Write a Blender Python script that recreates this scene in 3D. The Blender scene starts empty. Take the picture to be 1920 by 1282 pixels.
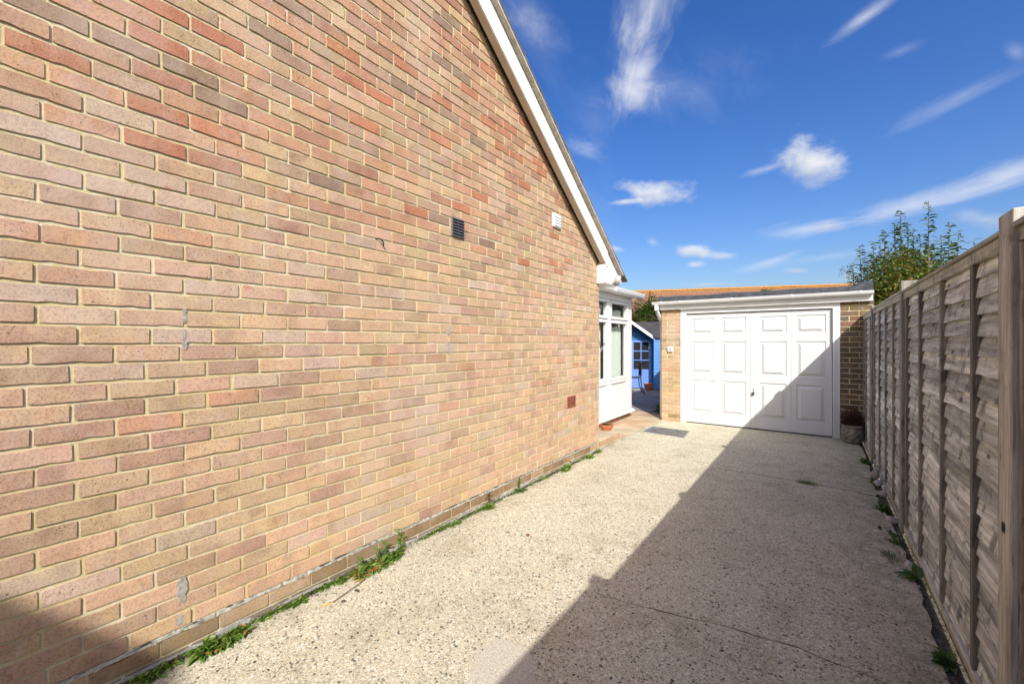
import bpy, bmesh, math, random
from mathutils import Vector, Matrix
random.seed(7)
R = math.radians
scene = bpy.context.scene
col = scene.collection

# ------------------------------------------------------------------ camera
CAMX, CAMH, FPX, YAW = 2.32, 1.41, 790.0, math.atan(575.0 / 790.0)
cd = bpy.data.cameras.new("camera")
cam = bpy.data.objects.new("camera", cd)
col.objects.link(cam)
cd.sensor_width = 36.0
cd.lens = FPX / 1920.0 * 36.0
cd.clip_start = 0.02
cd.clip_end = 2000
cam.location = (CAMX, 0, CAMH)
cam.rotation_euler = (R(90), 0, YAW)
scene.camera = cam
_c, _s = math.cos(YAW), math.sin(YAW)


def ray(px, py):
    """direction (camera depth 1) through a pixel of the 1920 x 1282 photograph"""
    x, z, y = (px - 960) / FPX, 1.0, -(py - 641) / FPX
    return Vector((x * _c - z * _s, x * _s + z * _c, y))


def on_ground(px, py, Z=0.0):
    r = ray(px, py)
    k = (Z - CAMH) / r.z
    return Vector((CAMX + r.x * k, r.y * k, Z))


def on_wall(px, py, X=0.0):
    r = ray(px, py)
    k = (X - CAMX) / r.x
    return Vector((X, r.y * k, CAMH + r.z * k))


def at_depth(px, py, d):
    r = ray(px, py)
    return Vector((CAMX + r.x * d, r.y * d, CAMH + r.z * d))


# ------------------------------------------------------------------ light
SUN = Vector((0.843, -1.10, 1.0)).normalized()
SUN_STRENGTH, SKY_STRENGTH, EXPOSURE = 3.95, 0.138, 0.52
sun_el = math.asin(SUN.z)
sun_rot = math.atan2(SUN.x, SUN.y)
sd = bpy.data.lights.new("sun", 'SUN')
sd.energy = SUN_STRENGTH
sd.angle = R(0.53)
sd.color = (1.0, 0.97, 0.92)
so = bpy.data.objects.new("sun", sd)
col.objects.link(so)
so.rotation_euler = SUN.to_track_quat('Z', 'Y').to_euler()
so.location = (6, -8, 9)

vs = scene.view_settings
vs.view_transform = 'Standard'
vs.look = 'None'
vs.gamma = 1.0
vs.use_curve_mapping = False
vs.exposure = EXPOSURE
scene.cycles.max_bounces = 6
scene.cycles.diffuse_bounces = 3
scene.cycles.transparent_max_bounces = 12


# ---- node helpers
class NT:
    def __init__(s, tree):
        s.t = tree

    def n(s, typ, **kw):
        nd = s.t.nodes.new(typ)
        for k, v in kw.items():
            if k == 'inp':
                for a, b in v.items():
                    if isinstance(b, bpy.types.NodeSocket):
                        s.t.links.new(b, nd.inputs[a])
                    else:
                        nd.inputs[a].default_value = b
            else:
                setattr(nd, k, v)
        return nd

    def math(s, op, a, b=None, c=None, clamp=False):
        nd = s.t.nodes.new('ShaderNodeMath')
        nd.operation = op
        nd.use_clamp = clamp
        for i, v in enumerate((a, b, c)):
            if v is None:
                continue
            if isinstance(v, bpy.types.NodeSocket):
                s.t.links.new(v, nd.inputs[i])
            else:
                nd.inputs[i].default_value = v
        return nd.outputs[0]

    def vmath(s, op, a, b=None):
        nd = s.t.nodes.new('ShaderNodeVectorMath')
        nd.operation = op
        for i, v in enumerate((a, b)):
            if v is None:
                continue
            if isinstance(v, bpy.types.NodeSocket):
                s.t.links.new(v, nd.inputs[i])
            else:
                nd.inputs[i].default_value = v
        return nd.outputs['Value'] if op in ('DOT_PRODUCT', 'LENGTH') else nd.outputs['Vector']

    def mix(s, f, a, b, blend='MIX'):
        nd = s.t.nodes.new('ShaderNodeMix')
        nd.data_type = 'RGBA'
        nd.blend_type = blend
        nd.clamp_factor = True
        for i, v in ((0, f), (6, a), (7, b)):
            if isinstance(v, bpy.types.NodeSocket):
                s.t.links.new(v, nd.inputs[i])
            elif i == 0:
                nd.inputs[0].default_value = v
            else:
                nd.inputs[i].default_value = tuple(v)[:3] + (1,)
        return nd.outputs[2]

    def ramp(s, f, stops, interp='LINEAR'):
        nd = s.t.nodes.new('ShaderNodeValToRGB')
        cr = nd.color_ramp
        cr.interpolation = interp
        while len(cr.elements) < len(stops):
            cr.elements.new(0.5)
        for e, (p, c) in zip(cr.elements, stops):
            e.position = p
            e.color = (c, c, c, 1) if isinstance(c, (int, float)) else tuple(c)[:3] + (1,)
        s.t.links.new(f, nd.inputs[0])
        return nd.outputs[0]

    def smooth(s, v, lo, hi):
        nd = s.t.nodes.new('ShaderNodeMapRange')
        nd.interpolation_type = 'SMOOTHSTEP'
        s.t.links.new(v, nd.inputs[0])
        nd.inputs[1].default_value = lo
        nd.inputs[2].default_value = hi
        return nd.outputs[0]

    def noise(s, vec, scale, detail=4, rough=0.55, dist=0.0):
        nd = s.n('ShaderNodeTexNoise', inp={'Scale': scale, 'Detail': detail, 'Roughness': rough, 'Distortion': dist})
        s.t.links.new(vec, nd.inputs['Vector'])
        return nd.outputs['Fac']

    def link(s, a, b):
        s.t.links.new(a, b)


# ---- world: clear sky, thin cirrus and small cumulus
world = bpy.data.worlds.new("World")
scene.world = world
world.use_nodes = True
wt = world.node_tree
wt.nodes.clear()
W = NT(wt)
sky = W.n('ShaderNodeTexSky', sky_type='NISHITA', sun_disc=False, sun_elevation=sun_el, sun_rotation=sun_rot,
          air_density=1.0, dust_density=3.0, ozone_density=3.0, altitude=0)
wdir = W.n('ShaderNodeTexCoord').outputs['Generated']
sat = W.n('ShaderNodeHueSaturation', inp={'Hue': 0.517, 'Saturation': 1.36, 'Value': 1.0, 'Color': sky.outputs[0]})
sky_col = W.vmath('MULTIPLY', sat.outputs[0], (1.0, 0.985, 0.94))


def stretched(px, py, ang, along, across, seed):
    """streaky noise whose fibres run along a direction seen at a pixel"""
    e0 = ray(px, py).normalized()
    a = R(ang)

    def tp(dx, dy):
        d = ray(px + dx, py + dy)
        return (d / d.dot(e0) - e0).normalized()
    A = tp(math.cos(a) * 50, math.sin(a) * 50)
    B = e0.cross(A).normalized()
    cmb = W.n('ShaderNodeCombineXYZ')
    W.link(W.math('MULTIPLY', W.vmath('DOT_PRODUCT', wdir, tuple(A)), along), cmb.inputs[0])
    W.link(W.math('MULTIPLY', W.vmath('DOT_PRODUCT', wdir, tuple(B)), across), cmb.inputs[1])
    cmb.inputs[2].default_value = seed
    return W.noise(cmb.outputs[0], 1.25, 7, 0.64, 0.55)


NOISES = {
    'plume': stretched(1210, 120, 103, 6.0, 14.0, 3.3),
    'wisp': stretched(1050, 160, 35, 8.0, 13.0, 7.7),
    'streak': stretched(1740, 250, -24, 4.5, 20.0, 5.1),
    'low': stretched(1640, 430, -12, 5.0, 24.0, 9.4),
    'puff': W.noise(W.vmath('MULTIPLY', wdir, (1.0, 1.0, 1.6)), 17.0, 6, 0.60, 0.2),
}


def cloud(px, py, rx, ry, ang, nz, edge, dens):
    """density of one cloud, laid out in directions on the sky sphere"""
    a = R(ang)
    e0 = ray(px, py).normalized()

    def tp(dx, dy):
        d = ray(px + dx, py + dy)
        return d / d.dot(e0) - e0
    A = tp(rx * math.cos(a), rx * math.sin(a))
    B = tp(-ry * math.sin(a), ry * math.cos(a))
    aa, ab, bb = A.dot(A), A.dot(B), B.dot(B)
    det = aa * bb - ab * ab
    da = (A * bb - B * ab) / det
    db = (B * aa - A * ab) / det
    w = W.math('MAXIMUM', W.vmath('DOT_PRODUCT', wdir, tuple(e0)), 0.05)
    u = W.math('DIVIDE', W.vmath('DOT_PRODUCT', wdir, tuple(da)), w)
    v = W.math('DIVIDE', W.vmath('DOT_PRODUCT', wdir, tuple(db)), w)
    r = W.math('SQRT', W.math('ADD', W.math('MULTIPLY', u, u), W.math('MULTIPLY', v, v)))
    amp = 1.55 if nz == 'puff' else 2.0
    f = W.math('ADD', W.math('SUBTRACT', 1.0, r), W.math('MULTIPLY', W.math('SUBTRACT', NOISES[nz], 0.5), amp))
    return W.math('MULTIPLY', W.smooth(f, 0.10 if nz == 'puff' else -0.05, edge), dens), v


CLOUDS = [
    # px, py, rx, ry, angle, fibre noise, softness, density, kind
    (1222, 10, 190, 62, 105, 'plume', 1.9, 0.92, 'cirrus'),
    (1188, 130, 120, 40, 106, 'plume', 1.5, 0.85, 'cirrus'),
    (1184, 172, 50, 62, 100, 'wisp', 1.4, 0.7, 'cirrus'),
    (1260, 160, 190, 80, 5, 'wisp', 2.6, 0.40, 'cirrus'),
    (1010, 55, 90, 40, 40, 'wisp', 2.0, 0.46, 'cirrus'),
    (1100, 280, 62, 30, 15, 'wisp', 1.7, 0.62, 'cirrus'),
    (1118, 225, 120, 50, 80, 'wisp', 2.6, 0.30, 'cirrus'),
    (1622, 32, 110, 18, -36, 'streak', 1.7, 0.62, 'cirrus'),
    (1690, 95, 60, 14, -22, 'streak', 2.0, 0.35, 'cirrus'),
    (1800, 182, 250, 24, -25, 'streak', 2.0, 0.42, 'cirrus'),
    (1905, 98, 40, 26, 20, 'wisp', 2.0, 0.5, 'cirrus'),
    (1690, 388, 320, 28, -13, 'low', 1.5, 0.72, 'cirrus'),
    (1880, 335, 190, 32, -18, 'low', 1.6, 0.66, 'cirrus'),
    (1510, 428, 110, 24, -8, 'low', 1.4, 0.66, 'cirrus'),
    (1440, 492, 85, 10, -17, 'low', 1.8, 0.5, 'cirrus'),
    (1560, 480, 170, 12, -8, 'low', 2.2, 0.35, 'cirrus'),
    (1232, 360, 92, 34, 3, 'puff', 0.95, 0.98, 'cumulus'),
    (1175, 378, 52, 9, -4, 'puff', 0.9, 0.7, 'cumulus'),
    (1520, 300, 98, 58, 14, 'puff', 1.05, 0.98, 'cumulus'),
    (1440, 316, 80, 12, -15, 'puff', 1.4, 0.55, 'cumulus'),
    (1550, 424, 60, 20, -4, 'puff', 1.2, 0.62, 'greycumulus'),
    (1298, 470, 42, 17, 0, 'puff', 0.9, 0.74, 'cumulus'),
    (1352, 480, 48, 12, 0, 'puff', 1.1, 0.55, 'cumulus'),
    (1302, 497, 30, 10, 0, 'puff', 0.9, 0.6, 'cumulus'),
    (1490, 508, 34, 9, 0, 'puff', 1.0, 0.6, 'greycumulus'),
    (1155, 467, 26, 12, 8, 'puff', 1.0, 0.6, 'cumulus'),
    (1225, 455, 18, 12, 20, 'puff', 1.3, 0.4, 'cumulus'),
    (1850, 412, 130, 26, 2, 'puff', 1.3, 0.6, 'greycumulus'),
    (1595, 520, 36, 12, 0, 'puff', 1.0, 0.55, 'cumulus'),
    (1330, 534, 90, 8, -2, 'puff', 1.2, 0.5, 'greycumulus'),
]
c_white = (4.2, 4.4, 4.7)
cur = sky_col
# thin high haze of cirrus over the whole sky
sxyz = W.n('ShaderNodeSeparateXYZ')
W.link(wdir, sxyz.inputs[0])
zz = W.math('ADD', W.math('MAXIMUM', sxyz.outputs[2], 0.0), 0.12)
pl = W.n('ShaderNodeCombineXYZ')
W.link(W.math('DIVIDE', sxyz.outputs[0], zz), pl.inputs[0])
W.link(W.math('MULTIPLY', W.math('DIVIDE', sxyz.outputs[1], zz), 0.35), pl.inputs[1])
thin = W.math('MULTIPLY', W.smooth(W.noise(pl.outputs[0], 1.3, 6, 0.62, 0.6), 0.54, 0.90), 0.30)
cur = W.mix(thin, cur, c_white)
for px, py, rx, ry, an, nz, ed, de, kd in CLOUDS:
    dns, v = cloud(px, py, rx, ry, an, nz, ed, de)
    if kd == 'cirrus':
        cc = (4.5, 4.6, 4.85)
    elif kd == 'cumulus':
        cc = W.mix(W.smooth(v, -0.3, 0.75), (4.7, 4.7, 4.75), (3.3, 3.45, 3.8))
    else:
        cc = W.mix(W.smooth(v, -0.7, 0.6), (4.0, 4.1, 4.35), (2.9, 3.15, 3.65))
    cur = W.mix(dns, cur, cc)
bg = W.n('ShaderNodeBackground', inp={'Strength': SKY_STRENGTH, 'Color': cur})
wo = W.n('ShaderNodeOutputWorld')
W.link(bg.outputs[0], wo.inputs[0])


# ------------------------------------------------------------------ materials
def lin(c):
    return tuple(((v / 255.0) / 12.92 if v / 255.0 <= 0.04045 else ((v / 255.0 + 0.055) / 1.055) ** 2.4) for v in c)


def new_mat(name):
    m = bpy.data.materials.new(name)
    m.use_nodes = True
    m.node_tree.nodes.clear()
    N = NT(m.node_tree)
    out = N.n('ShaderNodeOutputMaterial')
    b = N.n('ShaderNodeBsdfPrincipled')
    N.link(b.outputs[0], out.inputs[0])
    N.b, N.out = b, out
    N.pos = N.n('ShaderNodeNewGeometry').outputs['Position']
    return m, N


def bump(N, h, strength=0.3, dist=0.002):
    bp = N.n('ShaderNodeBump', inp={'Strength': strength, 'Distance': dist, 'Height': h})
    N.link(bp.outputs[0], N.b.inputs['Normal'])


def scaled(N, sc):
    return N.vmath('MULTIPLY', N.pos, sc)


def brick_mat(name, use_attr, sand=1.0):
    m, N = new_mat(name)
    if use_attr:
        base = N.n('ShaderNodeAttribute', attribute_name='Col').outputs['Color']
        p = N.pos
    else:
        oi = N.n('ShaderNodeObjectInfo')
        base = oi.outputs['Color']
        cm = N.n('ShaderNodeCombineXYZ')
        N.link(N.math('MULTIPLY', oi.outputs['Random'], 37.0), cm.inputs[0])
        p = N.vmath('ADD', N.pos, cm.outputs[0])
    blend = N.noise(p, 6.5, 3, 0.6)
    base = N.mix(N.math('MULTIPLY', N.smooth(blend, 0.50, 0.70), 0.60), base, N.mix(1.0, base, (1.10, 1.13, 0.98), 'MULTIPLY'))
    base = N.mix(N.math('MULTIPLY', N.smooth(blend, 0.47, 0.30), 0.50), base, N.mix(1.0, base, (0.99, 0.87, 0.94), 'MULTIPLY'))
    big = N.noise(p, 9, 3, 0.5)
    base = N.mix(N.math('MULTIPLY', N.smooth(big, 0.45, 0.75), 0.45), base, N.mix(1.0, base, (0.74, 0.68, 0.68), 'MULTIPLY'))
    blo = N.noise(p, 14, 4, 0.6)
    base = N.mix(N.math('MULTIPLY', N.smooth(blo, 0.5, 0.75), 0.30), base, (0.52, 0.44, 0.40))
    mid = N.noise(p, 120, 4, 0.75)
    base = N.mix(N.math('MULTIPLY', N.smooth(mid, 0.48, 0.64), 0.72), base, N.mix(1.0, base, (0.58, 0.54, 0.52), 'MULTIPLY'))
    base = N.mix(N.math('MULTIPLY', N.smooth(mid, 0.46, 0.30), 0.30), base, N.mix(1.0, base, (1.25, 1.24, 1.22), 'MULTIPLY'))
    grit = N.noise(p, 210, 3, 0.8)
    base = N.mix(N.math('MULTIPLY', N.smooth(grit, 0.56, 0.66), N.smooth(N.noise(p, 8.0, 3, 0.6), 0.42, 0.62)), base, N.mix(1.0, base, (0.42, 0.38, 0.36), 'MULTIPLY'))
    duo = N.smooth(N.noise(p, 5.5, 2, 0.5), 0.54, 0.66)
    base = N.mix(N.math('MULTIPLY', duo, 0.38), base, N.mix(1.0, base, (0.66, 0.60, 0.60), 'MULTIPLY'))
    fine = N.noise(p, 420, 3, 0.7)
    base = N.mix(N.math('MULTIPLY', N.smooth(fine, 0.42, 0.75), 0.30), base, N.mix(1.0, base, (0.5, 0.47, 0.47), 'MULTIPLY'))
    vo = N.n('ShaderNodeTexVoronoi', inp={'Scale': 85.0, 'Randomness': 1.0})
    N.link(p, vo.inputs['Vector'])
    sp = N.n('ShaderNodeSeparateColor')
    N.link(vo.outputs['Color'], sp.inputs[0])
    rad = N.math('MULTIPLY', N.math('POWER', sp.outputs[0], 4.0), 0.30)
    pit = N.math('LESS_THAN', vo.outputs['Distance'], rad)
    pit = N.math('MULTIPLY', pit, N.smooth(N.noise(p, 12, 2, 0.5), 0.42, 0.6))
    base = N.mix(N.math('MULTIPLY', pit, 0.8), base, (0.07, 0.05, 0.045))
    red = N.smooth(N.noise(p, 17, 3, 0.65), 0.67, 0.73)
    base = N.mix(N.math('MULTIPLY', red, 0.5), base, (0.42, 0.13, 0.07))
    wz = N.noise(N.vmath('MULTIPLY', N.pos, (1.0, 0.8, 0.45)), 1.6, 5, 0.65)
    base = N.mix(N.math('MULTIPLY', N.smooth(wz, 0.52, 0.74), 0.26), base, N.mix(1.0, base, (0.78, 0.75, 0.72), 'MULTIPLY'))
    base = N.mix(N.math('MULTIPLY', N.smooth(wz, 0.50, 0.30), 0.38), base, (0.60, 0.49, 0.405))
    N.link(base, N.b.inputs['Base Color'])
    N.b.inputs['Roughness'].default_value = 0.9
    N.b.inputs['Specular IOR Level'].default_value = 0.2
    h = N.math('SUBTRACT', N.math('ADD', N.noise(p, 260, 4, 0.7), N.math('MULTIPLY', N.noise(p, 40, 3, 0.6), 0.9)), N.math('MULTIPLY', pit, 1.5))
    bump(N, h, 0.8, 0.0022)
    return m


M = {}
M['brick'] = brick_mat('brick_face', False)
M['brick_joined'] = brick_mat('brick_face_joined', True)


def simple(name, c, rough=0.6, var=0.12, nscale=8, bscale=None, bstr=0.2, bdist=0.001, spec=0.4, metal=0.0, dirt=None):
    m, N = new_mat(name)
    nz = N.noise(N.pos, nscale, 5, 0.6)
    lo = tuple(max(0, v * (1 - var)) for v in c)
    hi = tuple(min(1, v * (1 + var)) for v in c)
    cc = N.mix(N.smooth(nz, 0.3, 0.7), lo, hi)
    if dirt:
        dcol, dsc, t0, t1, amt = dirt
        cc = N.mix(N.math('MULTIPLY', N.smooth(N.noise(N.pos, dsc, 6, 0.65), t0, t1), amt), cc, dcol)
    N.link(cc, N.b.inputs['Base Color'])
    N.b.inputs['Roughness'].default_value = rough
    N.b.inputs['Specular IOR Level'].default_value = spec
    N.b.inputs['Metallic'].default_value = metal
    if bscale:
        bump(N, N.noise(N.pos, bscale, 4, 0.65), bstr, bdist)
    M[name] = m
    return m


# mortar: buff, sandy, whiter where the lime shows
m, N = new_mat('mortar')
c0 = N.mix(N.smooth(N.noise(N.pos, 3.0, 4, 0.6), 0.4, 0.65), (0.60, 0.505, 0.27), (0.68, 0.61, 0.41))
wn = N.smooth(N.noise(N.pos, 26, 5, 0.7), 0.50, 0.66)
zsep = N.n('ShaderNodeSeparateXYZ')
N.link(N.pos, zsep.inputs[0])
wn = N.math('MULTIPLY', wn, N.smooth(N.noise(N.pos, 1.7, 3, 0.6), 0.42, 0.62))
c0 = N.mix(N.math('MULTIPLY', wn, 0.8), c0, (0.74, 0.70, 0.60))
gr = N.smooth(N.noise(N.pos, 380, 3, 0.7), 0.55, 0.75)
c0 = N.mix(N.math('MULTIPLY', gr, 0.5), c0, (0.30, 0.24, 0.15))
N.link(c0, N.b.inputs['Base Color'])
N.b.inputs['Roughness'].default_value = 0.95
N.b.inputs['Specular IOR Level'].default_value = 0.15
bump(N, N.math('ADD', N.noise(N.pos, 300, 4, 0.75), N.math('MULTIPLY', N.noise(N.pos, 60, 3, 0.6), 1.2)), 0.8, 0.003)
M['mortar'] = m

# exposed-aggregate concrete of the drive
m, N = new_mat('aggregate_concrete')
wp = N.vmath('ADD', N.pos, N.vmath('MULTIPLY', N.n('ShaderNodeTexNoise', inp={'Scale': 60.0, 'Detail': 2.0, 'Vector': N.pos}).outputs['Color'], (0.010, 0.010, 0.0)))
v1 = N.n('ShaderNodeTexVoronoi', inp={'Scale': 105.0})
N.link(wp, v1.inputs['Vector'])
s1 = N.n('ShaderNodeSeparateColor')
N.link(v1.outputs['Color'], s1.inputs[0])
stone = N.ramp(s1.outputs[0], [(0.0, (0.13, 0.12, 0.11)), (0.035, (0.20, 0.185, 0.165)), (0.12, (0.40, 0.355, 0.29)), (0.32, (0.55, 0.49, 0.39)),
                               (0.60, (0.66, 0.59, 0.465)), (0.8, (0.72, 0.66, 0.54)), (0.93, (0.80, 0.78, 0.73)), (1.0, (0.60, 0.45, 0.30))])
v2 = N.n('ShaderNodeTexVoronoi', inp={'Scale': 300.0})
N.link(wp, v2.inputs['Vector'])
s2 = N.n('ShaderNodeSeparateColor')
N.link(v2.outputs['Color'], s2.inputs[0])
sand = N.ramp(s2.outputs[1], [(0.0, (0.17, 0.155, 0.13)), (0.18, (0.44, 0.385, 0.295)), (0.4, (0.58, 0.505, 0.39)), (0.7, (0.70, 0.615, 0.48)), (1.0, (0.84, 0.79, 0.67))])
isst = N.math('GREATER_THAN', s1.outputs[1], 0.50)
cc = N.mix(isst, sand, stone)
v3 = N.n('ShaderNodeTexVoronoi', inp={'Scale': 52.0})
N.link(N.pos, v3.inputs['Vector'])
s3 = N.n('ShaderNodeSeparateColor')
N.link(v3.outputs['Color'], s3.inputs[0])
bigst = N.math('LESS_THAN', v3.outputs['Distance'], N.math('MULTIPLY', N.math('POWER', s3.outputs[0], 5.5), 0.40))
bigc = N.ramp(s3.outputs[1], [(0.0, (0.07, 0.065, 0.06)), (0.5, (0.14, 0.13, 0.12)), (0.55, (0.42, 0.28, 0.17)), (0.65, (0.62, 0.57, 0.48)), (1.0, (0.75, 0.73, 0.68))], 'CONSTANT')
cc = N.mix(bigst, cc, bigc)
mos = N.smooth(N.noise(N.pos, 2.6, 7, 0.75), 0.48, 0.68)
cc = N.mix(N.math('MULTIPLY', mos, 0.58), cc, N.mix(1.0, cc, (0.62, 0.565, 0.49), 'MULTIPLY'))
st = N.smooth(N.noise(N.pos, 0.7, 5, 0.65), 0.46, 0.68)
cc = N.mix(N.math('MULTIPLY', st, 0.52), cc, N.mix(1.0, cc, (0.72, 0.69, 0.66), 'MULTIPLY'))
spo = N.smooth(N.noise(N.pos, 11.0, 4, 0.7), 0.62, 0.70)
cc = N.mix(N.math('MULTIPLY', spo, 0.35), cc, N.mix(1.0, cc, (0.55, 0.52, 0.48), 'MULTIPLY'))
psep = N.n('ShaderNodeSeparateXYZ')
N.link(N.pos, psep.inputs[0])
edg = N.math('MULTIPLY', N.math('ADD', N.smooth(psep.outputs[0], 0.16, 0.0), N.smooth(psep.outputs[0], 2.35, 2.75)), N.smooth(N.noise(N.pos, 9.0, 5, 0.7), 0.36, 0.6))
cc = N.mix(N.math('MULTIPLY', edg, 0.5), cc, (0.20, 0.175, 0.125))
cc = N.mix(1.0, cc, (0.985, 1.0, 0.92), 'MULTIPLY')
N.link(cc, N.b.inputs['Base Color'])
N.b.inputs['Roughness'].default_value = 0.9
N.b.inputs['Specular IOR Level'].default_value = 0.25
hgt = N.math('ADD', N.math('MULTIPLY', N.math('SUBTRACT', 0.6, v1.outputs['Distance']), isst),
             N.math('MULTIPLY', N.noise(N.pos, 180, 4, 0.7), 1.0))
bump(N, hgt, 0.8, 0.004)
M['aggregate'] = m

simple('cement', (0.33, 0.325, 0.31), 0.9, 0.25, 30, 160, 0.5, 0.002)
simple('cement_pale', (0.60, 0.55, 0.435), 0.9, 0.2, 110, 240, 0.8, 0.004, dirt=((0.33, 0.295, 0.235), 150, 0.50, 0.62, 0.8))
simple('filler', (0.37, 0.345, 0.30), 0.95, 0.3, 40, 120, 0.9, 0.004, dirt=((0.50, 0.43, 0.33), 45, 0.5, 0.62, 0.7))
simple('cement_smear', (0.42, 0.40, 0.36), 0.95, 0.3, 22, 140, 0.8, 0.003)
simple('dpc_white', (0.52, 0.49, 0.41), 0.95, 0.3, 40, 150, 0.9, 0.004, dirt=((0.16, 0.14, 0.11), 35, 0.5, 0.62, 0.8))
simple('bitumen', (0.045, 0.042, 0.04), 0.85, 0.3, 30, 100, 0.4, 0.002)
simple('soil', (0.14, 0.115, 0.085), 0.95, 0.5, 30, 60, 0.9, 0.01)
simple('joint_dirt', (0.060, 0.052, 0.036), 0.95, 0.4, 30, 90, 0.6, 0.004, dirt=((0.34, 0.295, 0.22), 6, 0.46, 0.58, 0.95))
simple('earth', (0.11, 0.10, 0.06), 0.95, 0.4, 1.5, 30, 0.6, 0.02, dirt=((0.07, 0.10, 0.03), 0.6, 0.4, 0.6, 0.9))
simple('upvc', (0.74, 0.74, 0.735), 0.32, 0.02, 3, None, spec=0.45, dirt=((0.55, 0.53, 0.48), 5, 0.58, 0.85, 0.25))
simple('barge_white', (0.80, 0.80, 0.79), 0.42, 0.03, 4, 60, 0.05, 0.001, dirt=((0.5, 0.48, 0.42), 60, 0.68, 0.75, 0.4))
simple('soffit_bounce_lit', (0.62, 0.55, 0.45), 0.6, 0.06, 6, None, dirt=((0.35, 0.28, 0.2), 14, 0.62, 0.8, 0.4))  # white soffit, warm bounce light put into its colour, plus dirt
simple('garage_white', (0.635, 0.635, 0.64), 0.30, 0.015, 2, None, spec=0.5, dirt=((0.50, 0.48, 0.43), 7, 0.56, 0.80, 0.30))
simple('door_frame_white', (0.74, 0.74, 0.74), 0.4, 0.03, 4, None, dirt=((0.45, 0.43, 0.40), 18, 0.64, 0.78, 0.4))
simple('felt', (0.060, 0.066, 0.078), 0.95, 0.35, 14, 420, 0.8, 0.003, dirt=((0.14, 0.15, 0.16), 220, 0.55, 0.7, 0.7))
simple('felt_shed', (0.055, 0.050, 0.052), 0.95, 0.3, 8, 300, 0.6, 0.003)
simple('black_plastic', (0.018, 0.018, 0.02), 0.35, 0.1, 8, None, spec=0.5)
simple('vent_hollow', (0.006, 0.006, 0.006), 0.9, 0.1, 8, None)
simple('grey_plastic', (0.10, 0.10, 0.11), 0.4, 0.1, 8, None)
simple('terracotta', (0.44, 0.155, 0.07), 0.8, 0.2, 18, 150, 0.3, 0.001, dirt=((0.55, 0.40, 0.30), 9, 0.6, 0.75, 0.4))
simple('terracotta_vent', (0.34, 0.11, 0.06), 0.85, 0.2, 30, 200, 0.3, 0.001)
simple('stone_planter', (0.25, 0.225, 0.18), 0.95, 0.35, 14, 70, 0.9, 0.006, dirt=((0.10, 0.11, 0.06), 9, 0.48, 0.66, 0.7))
simple('pebble', (0.38, 0.34, 0.29), 0.7, 0.25, 20, 90, 0.2, 0.001)
simple('cast_iron', (0.16, 0.165, 0.16), 0.6, 0.35, 9, 70, 0.5, 0.002, metal=0.3, dirt=((0.27, 0.26, 0.22), 40, 0.48, 0.64, 0.7))
simple('black_metal', (0.03, 0.03, 0.032), 0.45, 0.2, 10, None, metal=0.2)
simple('chrome', (0.6, 0.6, 0.6), 0.25, 0.05, 10, None, metal=0.9)
simple('lamp_plastic', (0.38, 0.38, 0.36), 0.35, 0.05, 5, None)
simple('roof_tile_grey', (0.16, 0.13, 0.10), 0.9, 0.35, 9, 120, 0.5, 0.003, dirt=((0.30, 0.24, 0.10), 20, 0.6, 0.72, 0.5))
simple('undercloak', (0.48, 0.43, 0.35), 0.9, 0.2, 12, 120, 0.4, 0.002)
simple('sandstone', (0.50, 0.35, 0.22), 0.9, 0.22, 2.4, 120, 0.4, 0.002, dirt=((0.40, 0.33, 0.26), 4, 0.5, 0.7, 0.5))
simple('sandstone_buff', (0.50, 0.41, 0.28), 0.9, 0.2, 3.0, 120, 0.4, 0.002)
simple('shaded_slab', (0.30, 0.265, 0.22), 0.9, 0.2, 3, 120, 0.4, 0.002)  # paving beyond the garage front, its cast shade put into the colour
simple('blue_paint', (0.13, 0.25, 0.60), 0.55, 0.12, 10, 90, 0.15, 0.001)
simple('blue_shade', (0.02, 0.15, 0.36), 0.55, 0.15, 10, 90, 0.15, 0.001)  # blue paint of the shaded boards, the shade put into the colour
simple('blue_wall', (0.08, 0.23, 0.55), 0.55, 0.12, 10, 90, 0.15, 0.001)
simple('interior_dark', (0.02, 0.02, 0.022), 0.9, 0.3, 5, None)
simple('interior_pale', (0.55, 0.53, 0.50), 0.9, 0.1, 3, None)
simple('curtain', (0.70, 0.74, 0.66), 0.9, 0.12, 30, 80, 0.2, 0.002)
simple('white_paint_wood', (0.75, 0.75, 0.74), 0.5, 0.05, 8, 70, 0.1, 0.001)
simple('dry_leaf', (0.22, 0.095, 0.04), 0.8, 0.4, 40, None)
simple('dry_leaf_orange', (0.42, 0.15, 0.05), 0.75, 0.35, 40, None)
simple('yellow_tip', (0.55, 0.38, 0.10), 0.7, 0.2, 40, None)
simple('twig', (0.10, 0.07, 0.045), 0.9, 0.3, 40, None)
simple('debris', (0.075, 0.055, 0.035), 0.95, 0.5, 40, 120, 0.8, 0.004, dirt=((0.10, 0.13, 0.03), 9, 0.45, 0.6, 0.9))
simple('bark', (0.16, 0.12, 0.08), 0.9, 0.3, 20, 60, 0.5, 0.003)
simple('petal_yellow', (0.7, 0.45, 0.02), 0.7, 0.1, 20, None)
simple('petal_white', (0.7, 0.7, 0.66), 0.7, 0.1, 20, None)
simple('roller_stone', (0.45, 0.44, 0.42), 0.7, 0.2, 30, None)
simple('far_brick', (0.34, 0.22, 0.15), 0.9, 0.25, 12, 40, 0.3, 0.004)

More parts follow.
